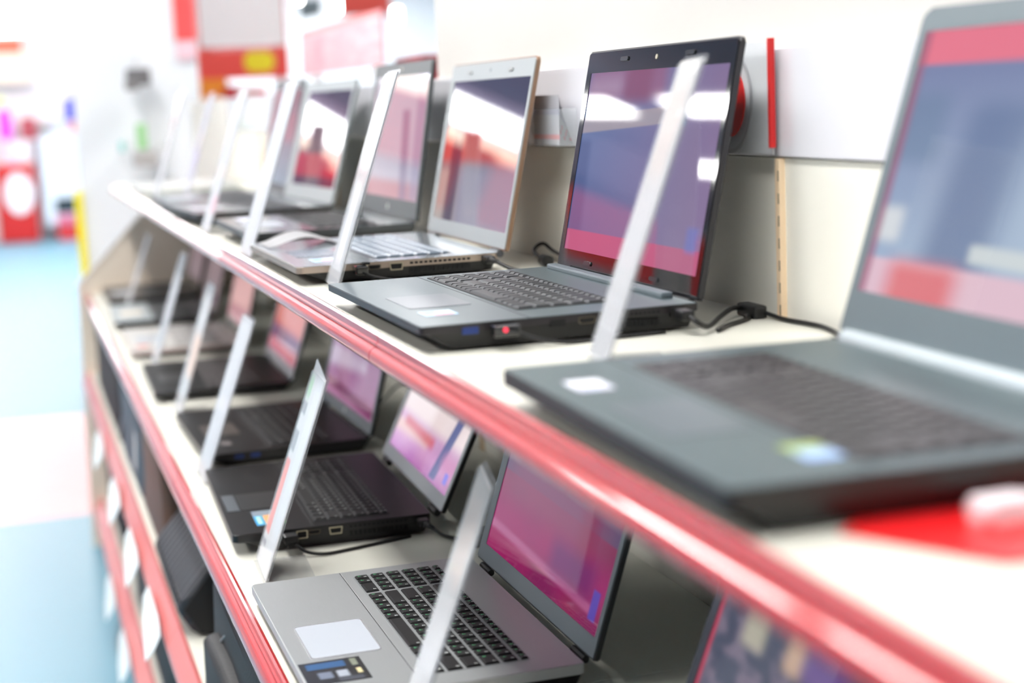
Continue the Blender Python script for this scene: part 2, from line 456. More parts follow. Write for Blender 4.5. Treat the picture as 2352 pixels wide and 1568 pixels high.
SC['L5'] = screen_mat('screen_magenta', [(172, 30, 106), (140, 34, 92), (150, 66, 96), (140, 60, 92)], [
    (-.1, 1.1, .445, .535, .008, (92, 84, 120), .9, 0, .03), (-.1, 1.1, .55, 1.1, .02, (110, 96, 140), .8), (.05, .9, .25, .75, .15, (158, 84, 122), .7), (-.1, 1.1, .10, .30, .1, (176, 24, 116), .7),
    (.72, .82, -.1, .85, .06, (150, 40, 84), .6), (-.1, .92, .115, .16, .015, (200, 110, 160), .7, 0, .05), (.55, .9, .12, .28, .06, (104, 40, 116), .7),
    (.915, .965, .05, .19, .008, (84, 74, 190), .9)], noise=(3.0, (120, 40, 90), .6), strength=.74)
SC['L4'] = screen_mat('screen_pink_blossom', [(196, 124, 196), (178, 108, 168), (244, 238, 238), (246, 240, 238)], [
    (-.1, 1.1, .08, .16, .05, (214, 160, 206), .7), (-.1, .55, .13, .22, .04, (240, 208, 196), .8, 0, -.04), (.10, .62, .20, .27, .03, (212, 96, 112), .85, 0, .05), (-.1, 1.1, .28, 1.1, .05, (240, 226, 222), .85),
    (.695, .785, .02, 1.1, .012, (84, 96, 148), .95, -.25), (.80, 1.1, .10, .22, .05, (200, 120, 170), .7),
    (.90, .95, .05, .12, .008, (110, 116, 226), .9), (-.1, 1.1, -.1, .02, .01, (170, 100, 166), .6)], noise=(6.0, (206, 150, 190), .25), strength=.95)
SC['L3'] = screen_mat('screen_violet_stripe', [(180, 120, 160), (170, 110, 150), (150, 120, 160), (140, 96, 140)], [
    (-.1, 1.1, .07, .15, .02, (112, 26, 84), .9, 0, .05), (-.1, .75, .24, .40, .05, (210, 196, 214), .75, 0, -.1), (.4, 1.1, .42, .7, .08, (120, 60, 110), .6), (.5, 1.1, .7, 1.1, .1, (130, 70, 120), .6)], noise=(4.0, (150, 90, 130), .5), strength=.85)  # pale slanted band is glare painted over the picture
SC['L2'] = screen_mat('screen_sunset', [(190, 56, 96), (176, 44, 84), (206, 110, 104), (214, 130, 110)], [
    (-.1, 1.1, .15, .30, .05, (84, 36, 104), .9), (-.1, 1.1, .33, 1.1, .05, (216, 116, 100), .8), (-.1, 1.1, -.1, .02, .02, (196, 176, 196), .6)], noise=(3.0, (200, 90, 110), .3), strength=.85)
SC['L1'] = screen_mat('screen_rose', [(206, 150, 158), (200, 140, 150), (196, 130, 140), (190, 120, 132)], [], strength=.8)
SC['L0'] = screen_mat('screen_mauve', [(150, 130, 140), (140, 120, 132), (150, 120, 132), (150, 120, 130)], [], strength=.7)
SC['L6'] = screen_mat('screen_dark_icons', [(66, 70, 92), (60, 62, 84), (70, 72, 94), (64, 64, 88)], [
    (.14, .24, .3, .9, .03, (190, 184, 160), .8), (.2, .38, .5, .95, .05, (136, 120, 150), .9), (.34, .42, .3, .7, .03, (216, 180, 150), .8), (.42, .6, .3, .62, .04, (110, 78, 146), .9),
    (-.02, .02, -.1, 1.1, .008, (190, 50, 80), .8)], noise=(9.0, (150, 130, 150), .5), strength=.85)
SC['T1'] = SC['L0']

stk_blue = print_mat('sticker_print_blue', [(190, 214, 236), (170, 200, 230), (200, 220, 240), (150, 196, 236)], [(.1, .6, .1, .5, .05, (90, 160, 220), .8), (.6, .95, .3, .9, .05, (214, 110, 100), .8)])
stk_white = print_mat('sticker_print_white', [(236, 236, 248), (204, 204, 222), (244, 244, 250), (204, 204, 222)], [(.5, .9, .2, .7, .05, (200, 206, 236), .8)])
stk_green = print_mat('sticker_print_green', [(120, 140, 60), (150, 180, 240), (150, 170, 90), (150, 180, 236)], [(.0, .35, -.1, 1.1, .05, (140, 160, 70), .9)])
stk_multi = print_mat('sticker_print_multi', [(60, 150, 190), (40, 140, 200), (120, 170, 110), (96, 150, 80)], [(.3, 1, .33, .62, .02, (224, 150, 90), .95), (-.1, .35, -.1, 1.1, .02, (120, 128, 138), .95), (.4, .9, .08, .22, .02, (180, 226, 240), .8)])
stk_spec = print_mat('sticker_print_black', [(18, 22, 34), (20, 24, 36), (26, 26, 28), (24, 24, 26)], [
    (.06, .36, .82, .92, .02, (130, 136, 120), .8), (.5, .72, .84, .92, .02, (220, 206, 160), .8), (.08, .34, .1, .72, .03, (40, 84, 130), .85),
    (.5, .78, .52, .70, .03, (176, 184, 196), .7), (.5, .78, .22, .44, .03, (120, 130, 150), .7), (.80, .96, .5, .9, .03, (70, 74, 84), .7)])

STY = {}
STY['T6'] = dict(side=mat('side_plum', (32, 28, 31), .35), deck=M_greybrush, deck2=M_greybrush, bottom=M_black, key=M_keygrey, individual=True, well=mat('well_dark', (20, 21, 24), .5), keyh=.0016,
    kb=(.105, .199, .056, .352), pad=(.022, .082, .118, .213), padm=mat('pad_graphite', (104, 110, 117), .33, metal=.4), stickers=[('sticker', (.022, .052, .060, .092), stk_blue)], slab=.007,
    lid=mat('lid_black', (38, 36, 40), .35), bezel=M_glossbezel, bez=(.021, .014, .021, .024), cam=True, bumpers=[(.271, .2265), (.109, .2265), (.285, .010), (.110, .010)], bumperm=mat('bumper_glossy', (40, 42, 46), .12), screen=SC['T6'],
    ridge=mat('hinge_ridge_grey', (88, 98, 104), .35), hinge=(.004, 0), ports=[('usb', .044, mat('usb_blue', (16, 46, 110), .4)), ('usb', .123), ('hdmi', .150), ('vent', .165, .220), ('plug', .236)], lid_th=.0055, lid_s0=.010, lid_corner=.0045, corner=.004)
STY['T5'] = dict(side=M_gold, deck=M_paledeck, deck2=M_paledeck, bottom=M_black, key=mat('key_pale', (104, 118, 132), .3, metal=.3), individual=True, well=mat('well_slate', (34, 40, 54), .4),
    kb=(.105, .199, .040, .352), pad=(.022, .080, .118, .213), padm=mat('pad_slate', (110, 128, 146), .2, metal=.5), stickers=[('sticker', (.030, .062, .040, .085), stk_blue)],
    lid=mat('lid_gold_edge', (140, 112, 92), .35, metal=.5), bezel=M_silverbezel, bez=(.014, .020, .022, .025), cam=True, camm=mat('webcam_grey', (120, 126, 132), .4), bumpers=[(.285, .229), (.10, .229)], bumperm=mat('bumper_grey', (150, 152, 152), .5),
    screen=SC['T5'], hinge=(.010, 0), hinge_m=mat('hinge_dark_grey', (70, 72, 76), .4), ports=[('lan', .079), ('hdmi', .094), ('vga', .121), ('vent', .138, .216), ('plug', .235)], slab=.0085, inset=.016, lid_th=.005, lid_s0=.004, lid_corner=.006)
STY['T4'] = dict(side=mat('side_slate', (60, 64, 66), .4), deck=mat('deck_slate_gloss', (96, 106, 112), .16, metal=.6, coat=.3), bottom=M_black, key=M_key, well=mat('well_dark', (20, 21, 24), .5), kb=(.108, .202, .030, .350), pad=(.02, .078, .12, .22), padm=M_pad,
    stickers=[('sticker', (.03, .07, .28, .34), stk_white)], lid=mat('lid_charcoal', (52, 56, 58), .4), bezel=mat('bezel_charcoal', (84, 90, 92), .4), bez=(.014, .022, .030, .022), cam=True, logo=(.19, .015, .0045), screen=SC['T4'])
STY['T3'] = dict(side=M_black, deck=mat('deck_grey_gloss', (120, 128, 132), .2, metal=.5), bottom=M_black, key=M_keygrey, well=mat('well_mid', (66, 68, 72), .45), kb=(.108, .202, .030, .350), pad=(.02, .078, .12, .22),
    lid=mat('lid_grey', (96, 102, 104), .4), bezel=mat('bezel_pale_grey', (150, 156, 158), .4), bez=(.018, .045, .030, .020), screen=SC['T3'], slab=.012)
STY['T2'] = dict(STY['T3'], screen=SC['T2'], bezel=mat('bezel_dark_slate', (70, 74, 78), .35), lid=mat('lid_slate', (110, 122, 122), .4), bez=(.018, .018, .022, .022))
STY['T7'] = dict(side=mat('side_charcoal', (26, 23, 22), .45), deck=M_charcoal, bottom=M_black, key=mat('key_dusty', (36, 33, 36), .42), well=mat('well_dusty', (44, 40, 42), .5), kb=(.084, .182, .026, .338), seam=.076, pad=(.018, .070, .115, .215), padm=mat('pad_charcoal', (74, 84, 90), .38),
    stickers=[('sticker', (.020, .044, .268, .304), stk_white), ('sticker', (.060, .088, .036, .072), stk_green)], lid=mat('lid_charcoal_grey', (88, 98, 104), .4), bezel=mat('bezel_charcoal_blue', (92, 104, 110), .42), bez=(.014, .012, .033, .018), screen=SC['T7'],
    hinge=(.006, .004), hinge_full=True, hinge_m=mat('hinge_pale_silver', (212, 222, 226), .25, metal=.5), slab=.011, corner=.005, lid_corner=.010)
STY['L5'] = dict(side=mat('side_silver', (190, 192, 192), .35, metal=.3), deck=M_silverbrush, bottom=M_black, key=M_key, individual=True, legends=2, keyh=.0018, gap=.0034, kb=(.108, .206, .030, .354), pad=(.018, .084, .116, .212), padm=M_pad, padrim=mat('pad_rim_silver', (206, 206, 210), .25, metal=.6),
    stickers=[('sticker', (.002, .060, .046, .106), stk_spec)], lid=mat('lid_graphite', (44, 46, 48), .35), bezel=mat('bezel_slate_grey', (104, 112, 118), .4), bez=(.014, .020, .020, .024), screen=SC['L5'], hinge=(.010, -.002), slab=.010, seam=.098, corner=.004, hinge_r=.0035)
MATS['bed_laptop'] = mat('bed_silver_well', (150, 153, 154), .4, metal=.5)
STY['L4'] = dict(side=mat('side_black_satin', (17, 17, 18), .35), deck=M_darkdeck, bottom=M_black, key=M_key, individual=True, legends=1, well=mat('well_black', (14, 14, 15), .5), kb=(.104, .198, .026, .356), pad=(.008, .070, .118, .206), padm=mat('pad_dark', (44, 45, 47), .3, metal=.2), buttons=mat('pad_button_grey', (92, 98, 104), .3, metal=.4),
    stickers=[('sticker', (.034, .070, .034, .106), stk_multi)], lid=mat('lid_black_satin', (17, 17, 18), .3), bezel=mat('bezel_cool_grey', (164, 170, 174), .4), bez=(.016, .020, .020, .022), screen=SC['L4'], hinge=(.014, -.003),
    ports=[('lan', .084), ('hdmi', .099), ('vga', .126), ('vent', .143, .218), ('plug', .234)], slab=.010, inset=.02)
STY['L4']['pad'] = (.024, .078, .118, .206); 
STY['L3'] = dict(side=mat('side_black_satin', (17, 17, 18), .35), deck=M_darkdeck, bottom=M_black, key=M_key, legends=1, well=mat('well_black', (14, 14, 15), .5), kb=(.104, .198, .026, .356), pad=(.020, .076, .140, .236), padm=mat('pad_brown_grey', (66, 60, 56), .3),
    stickers=[('sticker', (.070, .080, .312, .330), print_mat('sticker_print_lime', [(110, 170, 60)]*4, [])), ('sticker', (.034, .050, .06, .09), print_mat('sticker_print_smoke', [(92, 86, 86)]*4, []))], lid=mat('lid_black_satin', (17, 17, 18), .3), bezel=mat('bezel_mid_grey', (120, 126, 130), .4), logo=(.19, .010, .005), screen=SC['L3'], hinge=(.004, 0), ports=[('usb', .05, MATS['usb_blue']), ('usb', .075, MATS['usb_blue'])])
STY['L2'] = dict(side=mat('side_black_satin', (17, 17, 18), .35), deck=M_darkdeck, bottom=M_black, key=mat('key_warm', (48, 44, 44), .45), well=mat('well_warm', (36, 33, 33), .5), kb=(.104, .198, .026, .356), pad=(.02, .078, .12, .22), padm=mat('pad_dark', (44, 45, 47), .3, metal=.2),
    lid=mat('lid_slate_edge', (60, 66, 66), .35), bezel=mat('bezel_pale', (168, 168, 172), .4), screen=SC['L2'], hinge=(.004, 0))
STY['L1'] = dict(side=mat('side_pink_grey', (190, 176, 172), .4), deck=mat('deck_pale_silver', (200, 198, 194), .35, metal=.3), bottom=M_black, key=mat('key_silver', (150, 148, 146), .4), well=mat('well_silver', (128, 126, 124), .5), kb=(.104, .198, .026, .356), pad=(.02, .078, .12, .22), padm=M_pad,
    lid=mat('lid_slate_edge', (60, 66, 66), .35), bezel=mat('bezel_olive', (120, 120, 110), .4), screen=SC['L1'], hinge=(.004, 0), stickers=[('sticker', (.015, .04, .05, .075), print_mat('sticker_print_red', [(200, 60, 60)]*4, []))])
STY['L0'] = dict(side=M_black, deck=mat('deck_pale_blue', (176, 186, 190), .3, metal=.4), deck2=mat('deck_dark', (70, 72, 74), .35), bottom=M_black, key=M_keygrey, well=mat('well_mid', (66, 68, 72), .45), kb=(.104, .198, .026, .356), pad=(.02, .078, .12, .22), padm=mat('pad_cream', (216, 208, 194), .3),
    lid=mat('lid_brown_grey', (110, 98, 98), .4), bezel=mat('bezel_brown_grey', (140, 126, 126), .4), screen=SC['L0'], hinge=(.004, 0))
STY['Lm'] = dict(STY['T3'], deck=mat('deck_black_gloss', (40, 40, 42), .3), bezel=M_glossbezel, lid=M_black, screen=SC['L0'], slab=.014)
STY['L6'] = dict(STY['L3'], lid=mat('lid_slate_edge', (60, 66, 66), .35), bezel=mat('bezel_navy_grey', (70, 74, 88), .35), bez=(.014, .014, .020, .018), screen=SC['L6'], stickers=[], ports=[], hinge=(.006, -.002))

ZL = -.3267
G1 = 'open laptops on the top shelf'; G2 = 'open laptops on the lower shelf'
TOP = [
 ('T7', 'large out-of-focus charcoal laptop nearest the camera on the top shelf, blue and red screen', -.0122, .1804, .022, .378, .254, .0263, 1.877, .2433),
 ('T6', 'graphite laptop in sharp focus with glossy black bezel and lavender screen, top shelf', .0009, .8015, -.010, .3776, .2565, .0240, 1.778, .2376),
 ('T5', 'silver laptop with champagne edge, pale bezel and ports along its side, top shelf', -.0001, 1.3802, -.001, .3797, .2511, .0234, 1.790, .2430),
 ('T4', 'dark grey laptop with lilac screen and small round badge, behind the silver and champagne one', .0165, 1.8743, -.0076, .3775, .2582, .0284, 1.734, .2498),
 ('T3', 'laptop with pale grey bezel and red band on a dark screen, top shelf', .0082, 2.4432, -.073, .3786, .2542, .0258, 1.841, .2414),
 ('T2', 'farthest open laptop on the top shelf, slate bezel mostly hidden behind the red-banded screen', -.0104, 2.8500, .0034, .378, .2519, .0266, 1.798, .2490)]
LOW = [
 ('L6', 'laptop with dark icon-filled screen at the bottom right corner, under the red rail', -.078, .320, 0, .378, .252, .024, 1.950, .246),
 ('L5', 'silver brushed laptop with black keys and magenta screen at the front of the lower shelf', -.1022, .8280, -.001, .3785, .2484, .0246, 1.885, .246),
 ('L4', 'black laptop with side ports, coloured sticker and pink blossom screen on the lower shelf', -.0949, 1.4055, .032, .3824, .2474, .0271, 2.017, .246),
 ('L3', 'black laptop with round light badge and violet striped screen, lower shelf', -.0670, 1.9006, -.0195, .3778, .2535, .0216, 1.83, .246),
 ('L2', 'black laptop with pale bezel and purple and red sunset screen, lower shelf', -.0881, 2.5038, .0186, .3781, .2541, .0190, 1.893, .2237),
 ('L1', 'pale silver laptop with rose screen further along the lower shelf', -.0881, 3.0648, .0191, .3782, .2460, .0216, 1.83, .246),
 ('L0', 'laptop with pale palm rest and dark keyboard near the far end of the lower shelf', -.0900, 3.5754, .0316, .378, .2459, .0226, 1.83, .246),
 ('Lm', 'farthest black laptop on the lower shelf, against the end panel', -.0700, 4.085, .0009, .378, .2491, .0218, 1.83, .246)]
LAPS = {}
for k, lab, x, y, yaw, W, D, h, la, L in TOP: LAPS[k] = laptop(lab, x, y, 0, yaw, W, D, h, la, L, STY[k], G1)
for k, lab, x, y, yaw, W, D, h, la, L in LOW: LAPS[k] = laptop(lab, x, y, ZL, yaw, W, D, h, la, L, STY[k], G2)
# closed notebook at the far end of the top shelf
t = thing('laptop', 'thin pale closed notebook lying at the far end of the top shelf', 'laptop', (.005, 3.60, 0), 0, 'closed notebooks')
obj('base_shell', prism(rrect(0, .25, 0, .37, .01), .002, .016, .002), mat('notebook_pale', (190, 194, 190), .3, metal=.3), t)
obj('lid', prism(rrect(0, .25, 0, .37, .01), .0165, .023, .002), mat('notebook_lid', (214, 216, 212), .3, metal=.3), t)
obj('hinge', cyl((.246, .185, .016), .008, .3, 'Y', 12), mat('notebook_hinge', (60, 70, 56), .5), t)

# ------------------------------------------------------------------ shelf unit
XB = .355; YE = 4.49
BAY = [-.55, .84, 1.855, 2.87, 3.885, YE]
unit = thing('shelf_frame', 'cream back panels, slotted uprights and slanted end panel carrying the shop shelves', 'shelf frame', (0, 0, -1.117))
def part(name, bm, m, label=None, smooth=False, root=None):
    root = root or unit
    o = obj(name, bm, m, root, smooth); o.location = -root.location
    if label: o['label'] = label
    return o
TIERS = {}
for zt, xf, lab in ((0, -.006, 'top cream shelf with red price rail, carrying the large charcoal laptop in front'), (ZL, -.108, 'lower cream shelf with red price rail, carrying the silver magenta-screen laptop'),
                    (-.570, -.122, 'third cream shelf holding the backpack and the quilted bag'), (-.968, -.112, 'bottom cream shelf just above the floor, holding black bags')):
    sh = thing('display_shelf', lab, 'shelf', (0, 0, zt)); TIERS[zt] = sh
    for a, b in zip(BAY, BAY[1:]):
        bm = BM(); abox(bm, (xf, a+.0007, zt-.030), (XB-.0075, b-.0007, zt), .0012)
        part('shelf_board', bm, M_cream, root=sh)
def rail_prof(xf, zt, H, bulge):
    pr = [(xf+.001, zt+.004), (xf-.002, zt+.005), (xf-.0042, zt+.003), (xf-.0042, zt-.0035), (xf-.0062, zt-.0045), (xf-.0062, zt-.0065)]
    n = 14
    for i in range(n+1):
        a = math.pi*i/n
        pr.append((xf-.0050-bulge*math.sin(a)**.8, zt-.0075-(H-.0075)*(1-math.cos(a))/2))
    pr += [(xf-.0035, zt-H), (xf+.001, zt-H)]
    return pr
def rail(xf, zt, ys, mats, H=.033, bulge=.0095):
    for (a, b), m in zip(zip(ys, ys[1:]), mats):
        part('price_rail', extrude_y(rail_prof(xf, zt, H, bulge), a+.0012, b-.0012), m, root=TIERS[zt])
rail(-.006, 0, [-.15, .917, 1.97, YE], [M_rail, M_rail, M_railpale], .0245, .0085)
rail(-.108, ZL, [-.15, .87, 1.887, YE], [M_rail, M_rail, M_rail], .035)
for zt, xi, xo in ((-.570, -.122, -.144), (-.968, -.112, -.144)):
    for a, b in ((-.15, .9), (.9, 1.9), (1.9, 2.9), (2.9, YE)):
        z0 = zt-.031; pr = [(xi, zt+.003), (xi-.006, zt+.005), (xo-.001, z0+.013), (xo-.004, z0+.006), (xo-.004, z0), (xo+.001, z0-.003), (xo+.006, z0-.001), (xi, zt-.014)]
        part('price_rail', extrude_y(pr, a+.0012, b-.0012), mat('pink_price_rail', (206, 112, 110), .35, coat=.5), root=TIERS[zt])
# back panels
for a, b in zip(BAY, BAY[1:]):
    part('back_panel', box((XB, a+.001, -1.117), (XB+.012, b-.001, .146)), M_panel)
part('back_panel', box((XB, YE+.01, -1.117), (XB+.012, 5.50, .245)), M_panel)
for a, b in zip(BAY, BAY[1:]):
    part('header_panel', box((XB-.004, a+.003, .1475), (XB+.010, b-.003, .245), .001), M_header)
# slotted uprights
for y in BAY[1:-1]:
    bm = BM(); abox(bm, (XB-.006, y-.0165, -1.117), (XB+.014, y-.0075, .146), .0008)
    for i in range(60):
        z = .135-i*.0205
        abox(bm, (XB-.0063, y-.0152, z-.0095), (XB-.0055, y-.0138, z), mi=1)
    part('upright', bm, [M_upright, M_dark])
# end panel with slanted front edge, and plinth
prof = [(-.158, -1.117), (-.137, ZL+.03), (.085, -.075), (.085, -.03), (XB, -.03), (XB, -1.117)]
part('end_panel', extrude_y(prof, YE+.001, YE+.022), M_beige)
part('plinth', box((-.10, -.55, -1.117), (-.088, YE, -.9985)), mat('plinth_grey', (150, 156, 160), .5))
part('trim_strip', extrude_y([(.085, -.078), (.078, -.082), (-.145, ZL+.022), (-.137, ZL+.036)], YE-.004, YE+.026), mat('end_trim_white', (240, 238, 236), .4))

# ------------------------------------------------------------------ sign holders
PAP = {
 'A': print_mat('sign_print_smudge', [(160, 163, 168)]*4, [(.3, .8, .12, .5, .04, (226, 222, 224), .8), (.35, .7, .56, .62, .02, (200, 200, 206), .8)]),
 'B': print_mat('sign_print_warm', [(184, 186, 192)]*2+[(190, 186, 182)]*2, [(.2, .9, .62, .92, .05, (200, 184, 174), .9)]),
 'C': print_mat('sign_print_plain', [(204, 205, 210)]*4, [(.1, .9, .42, .5, .03, (224, 220, 226), .8)]),
 'D': print_mat('sign_print_pinkspot', [(204, 205, 210)]*4, [(-.1, .5, .14, .26, .03, (236, 160, 180), .8), (.1, .9, .4, .46, .03, (250, 226, 214), .8)]),
 'F': print_mat('sign_print_violet', [(204, 204, 222)]*4, [(-.1, 1.1, .25, .5, .08, (196, 180, 240), .8), (-.1, .3, .45, .6, .05, (236, 196, 120), .6)]),
 'b': print_mat('sign_print_leaflet', [(212, 212, 214)]*4, [(.70, 1.1, .16, .52, .01, (236, 104, 84), .95), (.70, 1.1, .56, .66, .01, (120, 124, 132), .9), (.70, 1.1, .74, .80, .01, (112, 116, 124), .9), (.74, 1.1, .82, .92, .03, (130, 190, 130), .9), (.1, .5, .05, .95, .03, (222, 226, 230), .7), (.70, 1.1, .10, .13, .01, (120, 124, 132), .8)]),
 'd': print_mat('sign_print_peach', [(204, 204, 206)]*4, [(.0, .8, .3, .62, .05, (250, 214, 190), .9)]),
}
def sign_holder(label, x, y, z, key, wid=.10, h=.248, lean=.086, tall=0.0, th=0.0, group='slanted sign holders on the shelf fronts'):
    r = thing('sign_holder', label, 'sign holder', (x, y, z), -math.radians(th), group)
    d = V((lean, 0, h)); Ls = d.length; d.normalize()
    n = V((-d.z, 0, d.x))      # faces the aisle
    M = Matrix(((0, d.x, n.x, .0035), (1, 0, 0, 0), (0, d.z, n.z, .001), (0, 0, 0, 1)))
    obj('back_plate', prism(rrect(0, wid, 0, Ls, (.003, .003, 0, 0), 3), -.0032, -.0016, .0003, M=M), M_acrylic, r)
    obj('front_plate', prism(rrect(0, wid, .004, Ls-.006, (.003, .003, 0, 0), 3), .0008, .0022, .0003, M=M), M_acrylic, r)
    obj('foot', box((.0005, 0, 0), (.062, wid, .0018), .0004), M_acrylic, r)
    def P(a, b, c): return M @ V((a, b, c))
    top = Ls-.004; bm = BM(); uv = bm.loops.layers.uv.new('UVMap')
    pts = [(.001, .003), (wid-.001, .003), (wid-.001, top+tall), (.001, top)]
    for cc in (.0003, -.0009):
        f = bm.faces.new([bm.verts.new(P(a, b, cc)) for a, b in pts])
        for l, (a, b) in zip(f.loops, pts): l[uv].uv = (a/wid, b/(top+tall))
    bm.verts.ensure_lookup_table()
    for i in range(4):
        j = (i+1) % 4; bm.faces.new([bm.verts[i], bm.verts[j], bm.verts[4+j], bm.verts[4+i]])
    o = obj('paper_insert', bm, PAP[key], r)
    return r
sign_holder('clear sign holder with smudged paper at the left corner of the lavender-screen laptop', .0215, 1.280, 0, 'A', wid=.092, th=4.5)
sign_holder('tall white sign holder standing across the lavender laptop screen', .091, .622, 0, 'B', h=.236, lean=.083, th=15)
sign_holder('white sign holder between the silver champagne laptop and the lilac-screen laptop', -.003, 1.767, 0, 'C')
sign_holder('white sign holder with a pink spot low on it, before the red-banded laptop', .002, 2.285, 0, 'D', h=.245)
sign_holder('glaring white sign holder nearest the far end of the top rail', .000, 3.250, 0, 'C', h=.258)
sign_holder('clear sign holder with violet print set back at the far end of the top shelf', .090, 3.42, 0, 'F', h=.255, wid=.075)
sign_holder('nearest white sign holder, standing across the silver laptop with magenta screen', -.062, .708, ZL, 'B', h=.236, lean=.087, th=11, wid=.092)
sign_holder('sign holder with red and green leaflet between the silver and black lower laptops', -.081, 1.278, ZL, 'b', h=.232, lean=.086, tall=.012, th=3)
sign_holder('plain sign holder behind the leaflet holder, at the violet-striped laptop', -.0855, 1.800, ZL, 'C', h=.236, lean=.088)
sign_holder('bent-looking sign holder with peach print at the sunset-screen laptop', -.066, 2.325, ZL, 'd', h=.233, lean=.080)
sign_holder('white sign holder beside the pale silver laptop on the lower shelf', -.056, 2.900, ZL, 'C', h=.240, lean=.084)
sign_holder('small clear sign holder by the end panel, farthest on the lower shelf', -.034, 3.967, ZL, 'A', h=.205, lean=.078)

# ------------------------------------------------------------------ cables, plugs, small things on the shelves
def cable(name, label, pts, rad=.0021, m=M_cable):
    return tag(obj(name, tube(pts, rad), m, smooth=True), label, 'cable')
def security_plug(lap, W, px, h, label, side=0, pts=()):
    pass
R6 = .0063
# silver champagne laptop: security tether and mains lead
t = thing('security_tether', 'black security plug and thin cord at the side of the silver champagne laptop', 'security tether', (.074, 1.379, .0165))
obj('plug', box((-.008, -.022, -.006), (.008, -.0004, .005), .002), M_glossbezel, t)
obj('clip', box((.004, -.012, .0052), (.012, -.001, .008), .0008), M_blackmatte, t)
obj('cord', tube([(.0, -.020, -.003), (.016, -.034, -.009), (.045, -.050, -.013), (.085, -.066, -.0143), (.14, -.08, -.0143)], .0018), M_cable, t, True)
t = thing('power_lead', 'black power lead plugged into the rear side of the silver champagne laptop', 'power lead', (.2345, 1.379, .0168))
obj('plug', box((-.006, -.020, -.0045), (.006, -.0004, .0045), .002), M_black, t)
obj('strain_relief', tube([(0, -.019, 0), (.004, -.034, -.001)], lambda f: .0042-.0018*f), M_blackmatte, t, True)
obj('cord', tube([(.003, -.032, -.001), (.018, -.052, -.010), (.045, -.060, -.0142), (.070, -.028, -.0142), (.088, .04, -.013), (.095, .10, -.005), (.108, .10, .004), (.113, .06, -.006), (.108, -.10, -.0142)], .0024), M_cable, t, True)
obj('ferrite', cyl((.080, .01, -.0088), .0075, .022, 'Y', 16, bev=.0015), M_black, t)
# graphite laptop: dongle, mains lead with ferrite block
t = thing('security_tether', 'small security dongle with a red light at the side of the graphite laptop', 'security tether', (.0715, .798, .0172))
obj('plug', box((-.011, -.014, -.0055), (.013, -.0005, .0045), .002), M_glossbezel, t)
obj('indicator_light', cyl((-.001, -.0143, .001), .0022, .0016, 'Y', 12), emission_mat('red_led', (255, 70, 90), 1.4), t)
obj('cord', tube([(.012, -.008, -.003), (.03, -.014, -.010), (.06, -.010, -.0150), (.10, -.006, -.0152), (.15, -.002, -.0152)], .0018), M_cable, t, True)
t = thing('power_lead', 'black power lead with ferrite block behind the graphite laptop on the top shelf', 'power lead', (.236, .797, .0170))
obj('plug', box((-.006, -.020, -.0045), (.006, -.0004, .0045), .002), M_black, t)
obj('cord', tube([(.0, -.018, 0), (.006, -.026, -.006), (.022, -.012, -.012), (.050, .022, -.009), (.074, .048, -.007), (.090, .058, -.0095), (.098, .040, -.011), (.103, .004, -.0143), (.108, -.034, -.0143), (.109, -.060, -.0143), (.100, -.100, -.0143), (.078, -.140, -.0120), (.054, -.175, -.0050), (.046, -.205, -.0025), (.045, -.222, -.0025)], .0024), M_cable, t, True)
obj('far_plug', box((.039, -.2385, -.0070), (.051, -.216, .0020), .002), M_black, t)
obj('ferrite', box((.087, .030, -.0168), (.101, .068, -.0045), .0025), M_black, t)
cable('power_cable', 'thin black cable lying beside the ferrite block behind the graphite laptop', [(.262, .775, .0024), (.285, .800, .0024), (.308, .818, .0024), (.322, .836, .0024), (.328, .868, .0024)], .0022)
# black laptop on the lower shelf
t = thing('security_tether', 'black security plug and drooping cord on the near side of the black port-lined laptop', 'security tether', (-.0270, 1.4004, ZL+.0195))
obj('plug', box((-.009, -.020, -.005), (.008, .001, .005), .0018), M_black, t)
obj('clip', box((-.006, -.018, -.011), (.006, -.006, -.004), .0015), M_black, t)
obj('cord', tube([(.004, -.018, -.006), (.016, -.030, -.014), (.038, -.036, -.0172), (.075, -.028, -.0172), (.11, -.018, -.0172), (.15, -.006, -.0172)], .0021), M_cable, t, True)
t = thing('power_lead', 'black power lead at the rear corner of the black port-lined laptop', 'power lead', (.1385, 1.3950, ZL+.0200))
obj('plug', box((-.007, -.018, -.0045), (.007, .0005, .0045), .002), M_black, t)
obj('strain_relief', tube([(.001, -.017, 0), (.007, -.032, -.003)], lambda f: .0045-.002*f), M_blackmatte, t, True)
obj('cord', tube([(.006, -.030, -.003), (.020, -.044, -.012), (.05, -.056, -.0173), (.09, -.06, -.0173), (.14, -.03, -.0173), (.17, .06, -.0173)], .0024), M_cable, t, True)
obj('adapter', box((.040, -.085, -.0196), (.085, -.040, -.0040), .004), M_black, t)
cable('power_cable', 'looped black cable behind the violet-striped laptop on the lower shelf', [(.255, 2.22, ZL+.002), (.29, 2.27, ZL+.004), (.32, 2.24, ZL+.04), (.335, 2.12, ZL+.05), (.31, 2.02, ZL+.02), (.30, 1.93, ZL+.002)], .0022)
cable('power_cable', 'tangled black cable behind the pink blossom laptop on the lower shelf', [(.26, 1.76, ZL+.002), (.30, 1.80, ZL+.02), (.335, 1.74, ZL+.075), (.345, 1.62, ZL+.09), (.335, 1.48, ZL+.05), (.30, 1.40, ZL+.01)], .0022)
